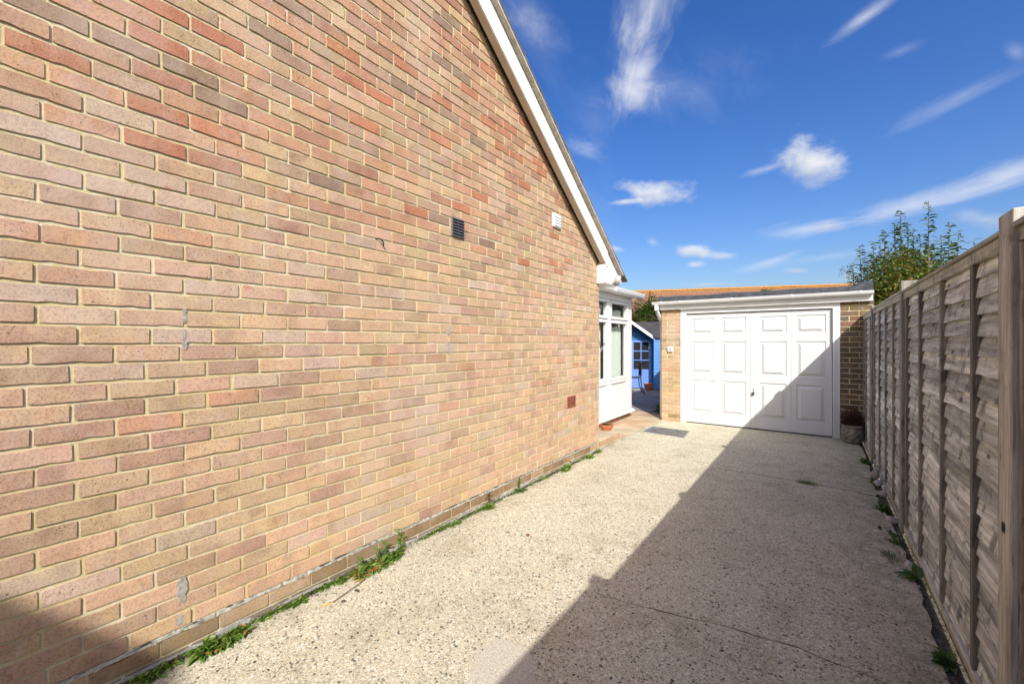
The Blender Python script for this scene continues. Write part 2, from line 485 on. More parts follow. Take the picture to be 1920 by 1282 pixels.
# far roof: reddish brown tiles with orange lichen
m, N = new_mat('lichen_tiles')
attr = N.n('ShaderNodeAttribute', attribute_name='Col').outputs['Color']
asep = N.n('ShaderNodeSeparateColor')
N.link(attr, asep.inputs[0])
base = N.mix(N.noise(N.pos, 5, 4, 0.6), (0.22, 0.10, 0.065), (0.34, 0.19, 0.12))
lich = N.smooth(N.math('ADD', N.math('MULTIPLY', N.noise(N.pos, 7.5, 6, 0.75), 1.1), asep.outputs[0]), 0.66, 0.98)
base = N.mix(lich, base, N.mix(N.noise(N.pos, 14, 3, 0.6), (0.36, 0.15, 0.03), (0.44, 0.23, 0.06)))
N.link(base, N.b.inputs['Base Color'])
N.b.inputs['Roughness'].default_value = 0.95
M['lichen_tiles'] = m


def wood_mat(name, axis, pale, dark, brown):
    m, N = new_mat(name)
    oi = N.n('ShaderNodeObjectInfo')
    cm = N.n('ShaderNodeCombineXYZ')
    for i in range(3):
        N.link(N.math('MULTIPLY', oi.outputs['Random'], 11.0 + 7 * i), cm.inputs[i])
    p = N.vmath('ADD', N.pos, cm.outputs[0])
    sc = [34.0, 34.0, 34.0]
    sc[axis] = 1.8
    wob = N.vmath('MULTIPLY', N.n('ShaderNodeTexNoise', inp={'Scale': 3.5, 'Detail': 2.0, 'Vector': p}).outputs['Color'], (0.035, 0.035, 0.035))
    ps = N.vmath('MULTIPLY', N.vmath('ADD', p, wob), tuple(sc))
    g = N.noise(ps, 1.0, 6, 0.65)
    sc2 = [150.0, 150.0, 150.0]
    sc2[axis] = 5.0
    g2 = N.noise(N.vmath('MULTIPLY', N.vmath('ADD', p, wob), tuple(sc2)), 1.0, 4, 0.6)
    base = N.ramp(g, [(0.28, dark), (0.46, tuple((a + b) / 2 for a, b in zip(dark, pale))), (0.62, pale), (0.8, tuple(v * 1.15 for v in pale))])
    base = N.mix(N.math('MULTIPLY', N.smooth(g2, 0.5, 0.7), 0.45), base, tuple(v * 0.45 for v in dark))
    base = N.mix(N.math('MULTIPLY', N.smooth(N.noise(p, 4.0, 4, 0.6), 0.5, 0.72), 0.38), base, brown)
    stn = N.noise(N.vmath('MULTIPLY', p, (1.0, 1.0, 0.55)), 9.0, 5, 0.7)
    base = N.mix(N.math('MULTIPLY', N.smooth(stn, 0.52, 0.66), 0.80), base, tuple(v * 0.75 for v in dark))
    # knots
    kp = [7.0, 7.0, 7.0]
    kp[axis] = 3.0
    vo = N.n('ShaderNodeTexVoronoi', inp={'Scale': 1.0})
    N.link(N.vmath('MULTIPLY', p, tuple(kp)), vo.inputs['Vector'])
    kn = N.smooth(vo.outputs['Distance'], 0.10, 0.05)
    base = N.mix(N.math('MULTIPLY', kn, 0.8), base, (0.05, 0.036, 0.026))
    tone = N.math('ADD', N.math('MULTIPLY', oi.outputs['Random'], 0.6), 0.72)
    tc = N.n('ShaderNodeCombineColor')
    for i in range(3):
        N.link(tone, tc.inputs[i])
    base = N.mix(1.0, base, tc.outputs[0], 'MULTIPLY')
    N.link(base, N.b.inputs['Base Color'])
    N.b.inputs['Roughness'].default_value = 0.85
    N.b.inputs['Specular IOR Level'].default_value = 0.25
    bump(N, N.math('ADD', g, N.math('MULTIPLY', g2, 0.6)), 0.6, 0.004)
    M[name] = m


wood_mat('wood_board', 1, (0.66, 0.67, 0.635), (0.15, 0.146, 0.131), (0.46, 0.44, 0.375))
wood_mat('wood_batten', 2, (0.29, 0.262, 0.22), (0.10, 0.088, 0.074), (0.25, 0.212, 0.16))
wood_mat('wood_rail', 1, (0.54, 0.53, 0.44), (0.24, 0.23, 0.185), (0.38, 0.335, 0.24))
wood_mat('wood_post', 2, (0.46, 0.435, 0.385), (0.18, 0.165, 0.14), (0.36, 0.325, 0.265))


def leaf_mat(name, trans=0.25):
    m, N = new_mat(name)
    a = N.n('ShaderNodeAttribute', attribute_name='Col').outputs['Color']
    c = N.mix(N.math('MULTIPLY', N.noise(N.pos, 60, 3, 0.6), 0.35), a, N.mix(1.0, a, (0.5, 0.55, 0.4), 'MULTIPLY'))
    N.link(c, N.b.inputs['Base Color'])
    N.b.inputs['Roughness'].default_value = 0.42
    N.b.inputs['Specular IOR Level'].default_value = 0.4
    tr = N.n('ShaderNodeBsdfTranslucent')
    N.link(N.mix(1.0, c, (1.1, 1.25, 0.5), 'MULTIPLY'), tr.inputs[0])
    ms = N.n('ShaderNodeMixShader')
    ms.inputs[0].default_value = trans
    N.link(N.b.outputs[0], ms.inputs[1])
    N.link(tr.outputs[0], ms.inputs[2])
    N.link(ms.outputs[0], N.out.inputs[0])
    M[name] = m


leaf_mat('leaf')

m, N = new_mat('window_glass')
gl = N.n('ShaderNodeBsdfGlossy')
gl.inputs['Roughness'].default_value = 0.01
tr = N.n('ShaderNodeBsdfTransparent')
tr.inputs[0].default_value = (0.93, 0.95, 0.94, 1)
gn = N.n('ShaderNodeNewGeometry')
cosv = N.math('ABSOLUTE', N.vmath('DOT_PRODUCT', gn.outputs['Normal'], gn.outputs['Incoming']))
schl = N.math('ADD', 0.04, N.math('MULTIPLY', N.math('POWER', N.math('SUBTRACT', 1.0, cosv), 5.0), 0.96))
ms = N.n('ShaderNodeMixShader')
N.link(schl, ms.inputs[0])
N.link(tr.outputs[0], ms.inputs[1])
N.link(gl.outputs[0], ms.inputs[2])
N.link(ms.outputs[0], N.out.inputs[0])
M['glass'] = m


# ------------------------------------------------------------------ mesh helpers
class MB:
    def __init__(s):
        s.v, s.f, s.c = [], [], []
        s.cur = None

    def add(s, vs_, fs_):
        o = len(s.v)
        s.v += [tuple(v) for v in vs_]
        for f in fs_:
            s.f.append(tuple(i + o for i in f))
            s.c.append(s.cur)

    def box(s, x0, x1, y0, y1, z0, z1):
        s.add([(x0, y0, z0), (x1, y0, z0), (x1, y1, z0), (x0, y1, z0), (x0, y0, z1), (x1, y0, z1), (x1, y1, z1), (x0, y1, z1)],
              [(0, 3, 2, 1), (4, 5, 6, 7), (0, 1, 5, 4), (1, 2, 6, 5), (2, 3, 7, 6), (3, 0, 4, 7)])
        return s

    def hexa(s, p):
        s.add(p, [(0, 3, 2, 1), (4, 5, 6, 7), (0, 1, 5, 4), (1, 2, 6, 5), (2, 3, 7, 6), (3, 0, 4, 7)])
        return s

    def prism(s, poly, ext):
        """extrude a closed list of 3-D points along a vector"""
        n = len(poly)
        e = Vector(ext)
        a = [Vector(p) for p in poly]
        s.add(a + [p + e for p in a], [tuple(range(n))[::-1], tuple(range(n, 2 * n))] + [(i, (i + 1) % n, n + (i + 1) % n, n + i) for i in range(n)])
        return s

    def tube(s, pts, rads, n=8, cap=True):
        pts = [Vector(p) for p in pts]
        if not isinstance(rads, (list, tuple)):
            rads = [rads] * len(pts)
        rings = []
        for i, p in enumerate(pts):
            t = (pts[min(i + 1, len(pts) - 1)] - pts[max(i - 1, 0)]).normalized()
            u = t.orthogonal() if abs(t.z) > 0.9 else t.cross(Vector((0, 0, 1)))
            u.normalize()
            w = t.cross(u)
            rings.append([p + (u * math.cos(2 * math.pi * k / n) + w * math.sin(2 * math.pi * k / n)) * rads[i] for k in range(n)])
        vs_ = [q for r in rings for q in r]
        fs_ = []
        for i in range(len(pts) - 1):
            for k in range(n):
                a, b = i * n + k, i * n + (k + 1) % n
                fs_.append((a, b, b + n, a + n))
        if cap:
            fs_.append(tuple(range(n))[::-1])
            fs_.append(tuple(range((len(pts) - 1) * n, len(pts) * n)))
        s.add(vs_, fs_)
        return s

    def lathe(s, prof, centre, n=24, sx=1.0, sy=1.0, fn=None):
        cx, cy, cz = centre
        vs_, fs_ = [], []
        for j, (r, z) in enumerate(prof):
            for k in range(n):
                a = 2 * math.pi * k / n
                rr = r + (fn(a, j, z) if fn else 0)
                vs_.append((cx + rr * math.cos(a) * sx, cy + rr * math.sin(a) * sy, cz + z))
        for j in range(len(prof) - 1):
            for k in range(n):
                a, b = j * n + k, j * n + (k + 1) % n
                fs_.append((a, b, b + n, a + n))
        fs_.append(tuple(range(n))[::-1])
        fs_.append(tuple(range((len(prof) - 1) * n, len(prof) * n)))
        s.add(vs_, fs_)
        return s

    def leaf(s, base, direction, length, width, bend=0.3, seg=4, fold=0.15, roll=0.0, serr=0.0):
        d = Vector(direction).normalized()
        side = d.cross(Vector((0, 0, 1)))
        if side.length < 0.05:
            side = Vector((1, 0, 0))
        side.normalize()
        side = Matrix.Rotation(roll, 3, d) @ side
        up = side.cross(d).normalized()
        p = Vector(base)
        vs_, fs_ = [], []
        ang = 0.0
        for i in range(seg + 1):
            t = i / seg
            w = width * 0.5 * (math.sin(math.pi * (0.08 + 0.92 * t) ** 0.8)) if i < seg else 0.0
            w *= 1 + (serr * (1 if i % 2 else -1) if 0 < i < seg else 0)
            dd = (d * math.cos(ang) - Vector((0, 0, 1)) * math.sin(ang)).normalized()
            vs_ += [p - side * w + up * w * fold * 2, p, p + side * w + up * w * fold * 2]
            p = p + dd * (length / seg)
            ang += bend / seg
        for i in range(seg):
            a = i * 3
            fs_ += [(a, a + 1, a + 4, a + 3), (a + 1, a + 2, a + 5, a + 4)]
        s.add(vs_, fs_)
        return s


def mesh_from(mb, name, off=(0, 0, 0), smooth=False, bevel=0.0, segs=1):
    me = bpy.data.meshes.new(name)
    o = Vector(off)
    me.from_pydata([tuple(Vector(v) - o) for v in mb.v], [], mb.f)
    if any(c is not None for c in mb.c):
        at = me.color_attributes.new('Col', 'FLOAT_COLOR', 'CORNER')
        buf = []
        for p, c in zip(me.polygons, mb.c):
            c = c or (0.5, 0.5, 0.5)
            buf += [c[0], c[1], c[2], 1.0] * p.loop_total
        at.data.foreach_set('color', buf)
    if bevel > 0:
        bm = bmesh.new()
        bm.from_mesh(me)
        bmesh.ops.remove_doubles(bm, verts=bm.verts, dist=1e-5)
        ed = [e for e in bm.edges if len(e.link_faces) == 2 and e.calc_face_angle(0) > 0.5]
        bmesh.ops.bevel(bm, geom=ed, offset=bevel, segments=segs, affect='EDGES', clamp_overlap=True)
        bm.to_mesh(me)
        bm.free()
    if smooth:
        for p in me.polygons:
            p.use_smooth = True
    me.update()
    return me


WLOC = {}


def link(name, data, parent=None, loc=(0, 0, 0)):
    o = bpy.data.objects.new(name, data)
    col.objects.link(o)
    if parent:
        o.parent = parent
    o.location = loc
    return o


def thing(name, label, cat, loc=(0, 0, 0), rz=0.0, group=None):
    o = link(name, None, None, loc)
    o.empty_display_size = 0.1
    o.rotation_euler = (0, 0, rz)
    o['label'], o['category'] = label, cat
    if group:
        o['group'] = group
    WLOC[o.name] = Vector(loc)
    return o


def origin_of(o):
    return WLOC.get(o.name, Vector((0, 0, 0)))


def part(name, mb, mat, parent, local=False, smooth=False, bevel=0.0, segs=1, label=None, kind=None):
    """mesh in world coordinates (or in the parent's, when local) as a child of parent"""
    off = Vector((0, 0, 0)) if local else origin_of(parent)
    me = mesh_from(mb, name, off, smooth, bevel, segs)
    me.materials.append(M[mat])
    o = link(name, me, parent)
    WLOC[o.name] = off
    if label:
        o['label'] = label
    if kind:
        o['kind'] = kind
    return o


def solo(name, mb, mat, label=None, cat=None, kind=None, group=None, base=None, smooth=False, bevel=0.0):
    off = Vector(base) if base is not None else Vector((0, 0, 0))
    me = mesh_from(mb, name, off, smooth, bevel)
    me.materials.append(M[mat])
    o = link(name, me, None, off)
    WLOC[o.name] = off
    if label:
        o['label'] = label
    if cat:
        o['category'] = cat
    if kind:
        o['kind'] = kind
    if group:
        o['group'] = group
    return o


# ------------------------------------------------------------------ bricks
PAL = {
    'R': (208, 112, 82), 'K': (212, 148, 120), 'Q': (184, 122, 102), 'P': (222, 178, 152), 'L': (218, 190, 174),
    'M': (192, 154, 134), 'B': (226, 187, 148), 'T': (202, 168, 134), 'D': (152, 124, 110), 'G': (200, 184, 154),
    'N': (182, 154, 118), 'O': (166, 150, 134),
}
MEANB = tuple(v / 1.30 for v in lin((218, 178, 145)))
PALL = {k: tuple((0.52 * v / 1.30 + 0.48 * mb_) * t_ for v, mb_, t_ in zip(lin(c), MEANB, (1.05, 1.14, 1.12))) for k, c in PAL.items()}
for k in 'RDQM':
    w_ = {'R': 0.60, 'D': 0.66, 'Q': 0.58, 'M': 0.52}[k]
    PALL[k] = tuple((w_ * v / 1.30 + (1 - w_) * mb_) * t_ for v, mb_, t_ in zip(lin(PAL[k]), MEANB, (1.03, 1.09, 1.08)))
for k in 'NO':
    PALL[k] = tuple(v / 1.42 for v in lin(PAL[k]))


def jit(c, a=0.08):
    k = 1 + random.uniform(-a, a)
    return tuple(min(0.8, v * k * (1 + random.uniform(-a * 0.4, a * 0.4))) for v in c)


def brick_geo(mb, yc, zc, L, H, x0, axis='Y', rnd=None, depth=0.045):
    """one brick: ragged rounded outline, arrised face; axis = the direction of its length"""
    rnd = rnd or random
    hl, hh = L / 2, H / 2
    cr = [rnd.choice((0.0008, 0.001, 0.0015, 0.002, 0.003, 0.005)) for _ in range(4)]
    J = lambda a=0.0011: rnd.uniform(-a, a)
    pts = []
    for (sx, sz, k) in ((-1, -1, 0), (1, -1, 1), (1, 1, 2), (-1, 1, 3)):
        r = cr[k]
        p1, p2 = (sx * hl + J(), sz * (hh - r)), (sx * (hl - r * 1.3), sz * hh + J())
        pts += [p1, p2] if k in (0, 2) else [p2, p1]
        if k in (0, 2):
            for t in (0.62, 0.3, -0.05, -0.36, -0.68):
                pts.append((sx * hl * t + J(0.012), sz * hh + J() - (sz * 0.004 if rnd.random() < 0.07 else 0)))
    n = len(pts)
    ins = rnd.uniform(0.0012, 0.0024)

    def P(x, a, b):
        return (x, yc + a, zc + b) if axis == 'Y' else (yc + a, x, zc + b)
    sgn = 1 if axis == 'Y' else -1        # X-facing walls look to +X, the garage front to -Y
    vs_ = [P(x0 - sgn * 0.014, a * 1.001, b * 1.004) for a, b in pts] + [P(x0 + J(0.0005), a * (hl - ins) / hl, b * (hh - ins) / hh) for a, b in pts]
    fs_ = [(i, (i + 1) % n, n + (i + 1) % n, n + i) for i in range(n)]
    fs_.append(tuple(range(n, 2 * n)))
    mb.add(vs_, fs_)


ROWS = [  # course above the damp course, vertical joints seen in the photograph (zoomed px), photo y offset, colours
    (0, [(1525, 180)], "RR"), (0, [(1293, 190)], "KT"), (0, [(1013, 205), (1523, 430)], "KRQ"),
    (0, [(718, 225), (1285, 460)], "DDD"), (0, [(410, 245), (1045, 510), (1553, 715)], "KKQD"),
    (0, [(18, 270), (732, 535), (1290, 740)], "KRMK"), (0, [(375, 545), (1003, 780), (1513, 955)], "KKRR"),
    (0, [(668, 800), (1240, 1000)], "KGP"), (0, [(330, 855), (975, 1050), (1500, 1215)], "PKRQ"),
    (0, [(660, 1110), (1247, 1240)], "LMT"),
    (250, [(340, 115), (975, 270), (1500, 410)], "TTLM"), (250, [(665, 350), (1243, 480)], "LLL"),
    (250, [(293, 430), (940, 545), (1467, 660)], "BMDB"), (250, [(635, 650), (1215, 760)], "PTK"),
    (250, [(320, 750), (955, 850), (1478, 930)], "QQTM"), (250, [(635, 950), (1220, 1030)], "TBP"),
    (250, [(277, 1080), (930, 1130), (1470, 1190)], "BKBL"),
    (500, [(630, 190), (1215, 240)], "LBB"), (500, [(290, 340), (940, 370), (1480, 395)], "MLPT"),
    (500, [(627, 500), (1207, 520)], "MBL"), (500, [(240, 670), (910, 670), (1445, 660)], "PMBM"),
    (500, [(573, 820), (1165, 800), (1655, 790)], "MLTM"), (500, [(200, 1000), (862, 960), (1405, 930)], "PPTP"),
    (500, [(575, 1140), (1170, 1090), (1660, 1040)], "BMTQ"),
    (750, [(250, 270), (925, 190), (1470, 130)], "DMKP"), (750, [(605, 380), (1200, 300), (1690, 230)], "PTDB"),
    (750, [(280, 590), (940, 480), (1480, 400)], "DPMB"), (750, [(605, 690), (1200, 580), (1690, 480)], "MPBP"),
    (750, [(265, 920), (935, 780), (1475, 670)], "PTPP"), (750, [(630, 1000), (1225, 850)], "DBM"),
    (750, [(290, 1240), (943, 1070), (1477, 930)], "MPPB"),
    (982, [(665, 305), (1250, 130)], "LPL"), (982, [(318, 560), (973, 370), (1505, 190)], "TLTP"),
    (982, [(660, 620), (1245, 410)], "MPT"), (982, [(335, 890), (975, 640)], "TTP"),
    (982, [(665, 920), (1255, 680)], "MMP"), (982, [(380, 1190), (1028, 925), (1545, 700)], "MMBP"),
]


def zone_colour(z, y):
    if z > 2.9:
        w = "RRRKKKKKKKKQQQDDPPPPBBBTTMM"
    elif z > 2.15:
        w = "RRKKKKKKKPPPPPBBBBTTMMMDQQ" if y < 3.2 else "RKKPPPPPPBBBBBBTTMM"
    elif z > 0.8:
        w = "PPPPPPPPPBBBBBBBBTTMMMLLLK" if y < 2.5 else "PPPPPPBBBBBBBBTTTMMLK"
    else:
        w = "PPPPPPPBBBBBBBLLTM"
    return random.choice(w)


DPC_Z, PITCH, WALL_END, WALL_START = 0.122, 0.0752, 5.12, -2.2
RAKE = 0.69
RAKE_Z0 = 2.375                       # underside of the verge at the wall end
rake_z = lambda y: RAKE_Z0 + RAKE * (WALL_END - y) if y > 0.9 else 99.0

house = thing('brick_house', 'brick gable end wall with white barge board rising along the drive', 'house', (0, 2.5, 0))
core = MB()
yr = 0.80
core.prism([(-0.0050, WALL_END - 0.0065, -0.25), (-0.0050, WALL_END - 0.0065, RAKE_Z0 + 0.06), (-0.0050, yr, RAKE_Z0 + RAKE * (WALL_END - yr) + 0.06),
            (-0.0050, 2 * yr - WALL_END, RAKE_Z0 + 0.06), (-0.0050, 2 * yr - WALL_END, -0.25)], (-6.5, 0, 0))
wall = part('wall', core, 'mortar', house)

cells = []                           # (yc, zc, L, H, colour)
row_first = {}
for i, (oy, perps, cols_) in enumerate(ROWS):
    n = 36 - i
    ys = [on_wall(px / 4.2725, py / 4.2725 + oy).y for px, py in perps]
    row_first[n] = (ys, cols_)
prevY = None
for n in range(0, 72):
    z0 = DPC_Z + n * PITCH
    zc = z0 + PITCH / 2
    if n in row_first:
        ys, cols_ = row_first[n]
        y0 = ys[0]
        if n == 35:
            base_off = y0
    else:
        y0 = row_first[36][0][0] + (0.1125 if (n - 36) % 2 else 0.0) + 0.018 * math.sin(n * 1.7)
        ys, cols_ = [y0], None
    # joints to the left and to the right
    joints = list(ys)
    while joints[0] > WALL_START:
        joints.insert(0, joints[0] - 0.2255 + random.uniform(-0.003, 0.003))
    k0 = joints.index(ys[0])
    while joints[-1] < WALL_END:
        joints.append(joints[-1] + 0.2255 + random.uniform(-0.004, 0.004))
    if joints[-1] - WALL_END > 0.17:
        joints[-1] = WALL_END + 0.005
    joints[-1] = WALL_END + 0.005
    if joints[-1] - joints[-2] < 0.07:
        joints.pop(-2)
    for j in range(len(joints) - 1):
        a, b = joints[j] + 0.005, joints[j + 1] - 0.005
        ym = (a + b) / 2
        lim = min(rake_z(a), rake_z(b)) + 0.05
        if zc + 0.03 > lim + 0.08 or z0 > 4.9:
            continue
        ck = j - (k0 - 1)
        if cols_ and 0 <= ck < len(cols_):
            c = cols_[ck]
            if n < 25:
                c = {'D': 'M', 'R': 'K', 'Q': 'K'}.get(c, c)
        else:
            c = zone_colour(zc, ym)
        cells.append((ym, zc + random.uniform(-0.0012, 0.0012), b - a, 0.065 + random.uniform(-0.0015, 0.0015), jit(tuple(v * (1.07 if zc < 1.9 else 1.02) for v in PALL[c]))))

# the 300 that show largest stay single objects, the rest is joined
inview = [c for c in cells if c[0] > 0.02]
outview = [c for c in cells if c[0] <= 0.02]
inview.sort(key=lambda c: c[0] ** 2 * 0.7 + (c[1] - 1.5) ** 2)
variants = {}
VAR_L = []


def brick_variant(L, k):
    key = (round(L / 0.0075), k)
    if key not in variants:
        mb = MB()
        rr = random.Random(hash(key))
        brick_geo(mb, 0, 0, round(L / 0.0075) * 0.0075, 0.065, 0.0, 'Y', rr)
        me = mesh_from(mb, 'brick')
        me.materials.append(M['brick'])
        variants[key] = me
    return variants[key]


for (yc, zc, L, H, c) in inview[:300]:
    o = link('brick', brick_variant(L, random.randrange(6)), wall, (random.uniform(-0.001, 0.0022), yc - 2.5, zc))
    o.rotation_euler = (random.uniform(-0.004, 0.004), random.uniform(-0.006, 0.006), random.uniform(-0.006, 0.006))
    o.color = c + (1,)
mb = MB()
for (yc, zc, L, H, c) in inview[300:] + outview:
    mb.cur = c
    brick_geo(mb, yc, zc, L, H, random.uniform(-0.001, 0.0022))
part('brickwork', mb, 'brick_joined', wall, kind='stuff')

# damp course: ragged pale mortar with a dark membrane line, and the plinth below it
mb = MB()
yy = WALL_START
prev = None
while yy < WALL_END - 0.02:
    x1 = random.uniform(0.0005, 0.0045)
    zt = DPC_Z + random.uniform(-0.002, 0.004)
    zb = DPC_Z - 0.016 + random.uniform(-0.004, 0.003)
    curp = [(x1, yy, zb), (x1, yy, zt), (-0.012, yy, zt), (-0.012, yy, zb)]
    if prev:
        mb.add(prev + curp, [(0, 4, 5, 1), (1, 5, 6, 2), (0, 3, 7, 4)])
    prev = curp
    yy += random.uniform(0.015, 0.05)
part('damp_course_mortar', mb, 'dpc_white', wall)
mb = MB()
yy, prev = WALL_START, None
while yy < WALL_END:
    x1 = random.uniform(-0.001, 0.0062)
    zt = DPC_Z + 0.000 + random.uniform(-0.003, 0.003)
    curp = [(x1, yy, zt - 0.0024), (x1, yy, zt), (-0.012, yy, zt), (-0.012, yy, zt - 0.0024)]
    if prev:
        mb.add(prev + curp, [(0, 4, 5, 1), (1, 5, 6, 2), (0, 3, 7, 4)])
    prev = curp
    yy += random.uniform(0.03, 0.08)
part('damp_course', mb, 'bitumen', wall)
mbn, mbo = MB(), MB()
for n, base, pal in ((-1, on_wall(1280 / 4.2725, 980 / 4.2725 + 982).y, 'NNNTN'), (-2, on_wall(990 / 4.2725, 1230 / 4.2725 + 982).y, 'OONO')):
    z0 = DPC_Z - 0.012 + n * PITCH
    y = base - 12 * 0.2255
    while y < WALL_END:
        a, b = y + 0.005, min(y + 0.2255 - 0.005, WALL_END)
        if b - a > 0.05:
            if n == -1:
                o = link('plinth_brick', brick_variant(b - a, random.randrange(6)), wall, (random.uniform(-0.001, 0.002), (a + b) / 2 - 2.5, z0 + PITCH / 2))
                o.color = jit(PALL[random.choice(pal)], 0.05) + (1,)
            else:
                mbo.cur = jit(PALL[random.choice(pal)])
                brick_geo(mbo, (a + b) / 2, z0 + PITCH / 2, b - a, 0.065, random.uniform(-0.001, 0.002))
        y += 0.2255
part('plinth_base', mbo, 'brick_joined', wall, kind='stuff')
# cement smeared over the lowest course
mb = MB()
for k in range(34):
    y = random.uniform(0.2, 5.0)
    L = random.uniform(0.08, 0.35)
    zt = random.uniform(0.012, 0.034)
    pts = []
    n = 7
    for i in range(n + 1):
        t = i / n
        pts.append((0.0035, y + L * t, zt * (1 - abs(2 * t - 1) ** 3) + random.uniform(-0.004, 0.004)))
    poly = [(0.0035, y, -0.04)] + pts + [(0.0035, y + L, -0.04)]
    x = random.uniform(0.002, 0.0045)
    mb.prism([(x, p[1], p[2]) for p in poly][::-1], (-0.008, 0, 0))
part('cement_smear', mb, 'cement_smear', wall, kind='stuff')


def patch(points, t=0.0025):
    mb = MB()
    mb.prism([(t, y, z) for y, z in points], (-t - 0.004, 0, 0))
    return part('mortar_patch', mb, 'filler', wall)


def blob(px0, px1, py0, py1, n=9):
    """ragged upright smear of filler"""
    a, b = on_wall(px0, (py0 + py1) / 2).y, on_wall(px1, (py0 + py1) / 2).y
    top, bot = on_wall((px0 + px1) / 2, py0).z, on_wall((px0 + px1) / 2, py1).z
    L_, R_ = [], []
    for i in range(n + 1):
        t = i / n
        z = bot + (top - bot) * t
        w = (b - a) * 0.5 * (0.55 + 0.45 * math.sin(math.pi * t)) * random.uniform(0.55, 1.15)
        c_ = (a + b) / 2 + random.uniform(-0.12, 0.12) * (b - a)
        L_.append((c_ - w, z + random.uniform(-0.002, 0.002)))
        R_.append((c_ + w, z + random.uniform(-0.002, 0.002)))
    return L_ + R_[::-1]


for (a, b, c, d) in ((341, 351, 580, 604), (340, 349, 616, 637), (341, 352, 640, 655), (332, 352, 1078, 1128), (328, 345, 1150, 1172),
                     (837, 846, 612, 628), (837, 844, 640, 662)):
    patch(blob(a, b, c, d))

# vents in the wall
vent = MB().box(-0.005, 0.010, 2.381, 2.521, 2.240, 2.390)
ve = part('vent_grille', vent, 'grey_plastic', house, bevel=0.003, label='black plastic louvred vent grille')
mb = MB()
for k in range(6):
    for y0, y1 in ((2.392, 2.447), (2.455, 2.510)):
        z = 2.254 + k * 0.022
        mb.box(0.0098, 0.0108, y0, y1, z, z + 0.0145)
part('vent_slot', mb, 'vent_hollow', ve)
mb = MB()
for k in range(7):
    z = 2.250 + k * 0.022
    mb.hexa([(0.010, 2.388, z - 0.004), (0.017, 2.388, z - 0.009), (0.017, 2.514, z - 0.009), (0.010, 2.514, z - 0.004),
             (0.010, 2.388, z), (0.017, 2.388, z - 0.006), (0.017, 2.514, z - 0.006), (0.010, 2.514, z)])
part('louvre', mb, 'grey_plastic', ve)
vb = part('vent_cover', MB().box(-0.005, 0.022, 3.92, 4.085, 2.652, 2.80), 'upvc', house, bevel=0.004, label='small white square vent cover')
for k in range(4):
    z = 2.668 + k * 0.031
    part('louvre', MB().hexa([(0.0222, 3.932, z + 0.006), (0.029, 3.932, z), (0.029, 4.073, z), (0.0222, 4.073, z + 0.006),
                              (0.0222, 3.932, z + 0.026), (0.026, 3.932, z + 0.024), (0.026, 4.073, z + 0.024), (0.0222, 4.073, z + 0.026)]), 'upvc', vb)
ab = part('air_brick', MB().box(-0.005, 0.005, 4.252, 4.46, 0.652, 0.788), 'terracotta_vent', house, bevel=0.003, label='terracotta air brick low in the wall')
mb = MB()
for k in range(7):
    z = 0.664 + k * 0.0175
    mb.box(0.0045, 0.0085, 4.262, 4.45, z, z + 0.009)
part('air_brick_rib', mb, 'terracotta_vent', ab)
mb = MB()
for k in range(6):
    z = 0.6738 + k * 0.0175
    for y0_ in (4.266, 4.330, 4.394):
        mb.box(0.0045, 0.0062, y0_, y0_ + 0.052, z, z + 0.0068)
part('air_brick_slot', mb, 'vent_hollow', ab)
cb = on_wall(712, 452)
part('cable_stub', MB().tube([cb + Vector((-0.01, -0.03, 0.01)), cb + Vector((0.02, -0.015, 0.012)), cb + Vector((0.028, 0.01, -0.012)), cb + Vector((0.012, 0.02, -0.03))], 0.0045, 8), 'black_plastic', house, smooth=True)


# verge: soffit, barge board, undercloak, tiles
def vline(y):
    return RAKE_Z0 + RAKE * (WALL_END - y)


BX = 0.125
RV = Vector((0, -1, RAKE)).normalized()
NV = Vector((0, RAKE, 1)).normalized()
Ye, Yt = 5.06, yr                      # lower and upper end along the slope


def slope_bar(x0, x1, n0, n1, ya, yb):
    """bar along the slope between offsets n0..n1 measured up from the soffit line"""
    k = 1.0 / NV.z
    pts = []
    for n in (n0, n1):
        for x, y in ((x0, ya), (x1, ya), (x1, yb), (x0, yb)):
            pts.append((x, y, vline(y) + n * k))
    return MB().hexa([pts[0], pts[1], pts[2], pts[3], pts[4], pts[5], pts[6], pts[7]])


part('soffit', slope_bar(0.040, BX - 0.0175, 0.012, 0.022, Ye + 0.02, Yt), 'soffit_bounce_lit', house)
part('verge_shade_strip', slope_bar(-0.02, 0.038, 0.045, 0.06, Ye + 0.02, Yt), 'bitumen', house)  # dark strip standing in for the shadow where soffit meets wall
part('barge_board', slope_bar(BX - 0.016, BX, -0.004, 0.165, Ye + 0.06, Yt), 'barge_white', house, bevel=0.002)
part('undercloak', slope_bar(-0.3, BX + 0.052, 0.167, 0.188, Ye + 0.46, Yt), 'undercloak', house)
gauge = 0.335
s_len = (Ye + 0.50 - Yt) / (-RV.y)
k = 0
e_bot = Vector((0, Ye + 0.50, vline(Ye + 0.50)))
while k * gauge < s_len:
    s0, s1 = k * gauge, (k + 1) * gauge + 0.06
    w0 = random.uniform(-0.006, 0.006)
    p = []
    for (s, n0) in ((s0, 0.190 + 0.016), (s1, 0.190)):
        p.append((s, n0))
    tb = MB()
    q = []
    for nn in (0.0, 0.020):
        for (x, (s, n0)) in ((-0.22, p[0]), (BX + 0.05 + w0, p[0]), (BX + 0.05 + w0, p[1]), (-0.22, p[1])):
            v = e_bot + RV * s + NV * (n0 + nn)
            q.append((x, v.y, v.z))
    tb.hexa(q)
    part('roof_tile', tb, 'roof_tile_grey', house, bevel=0.003)
    k += 1
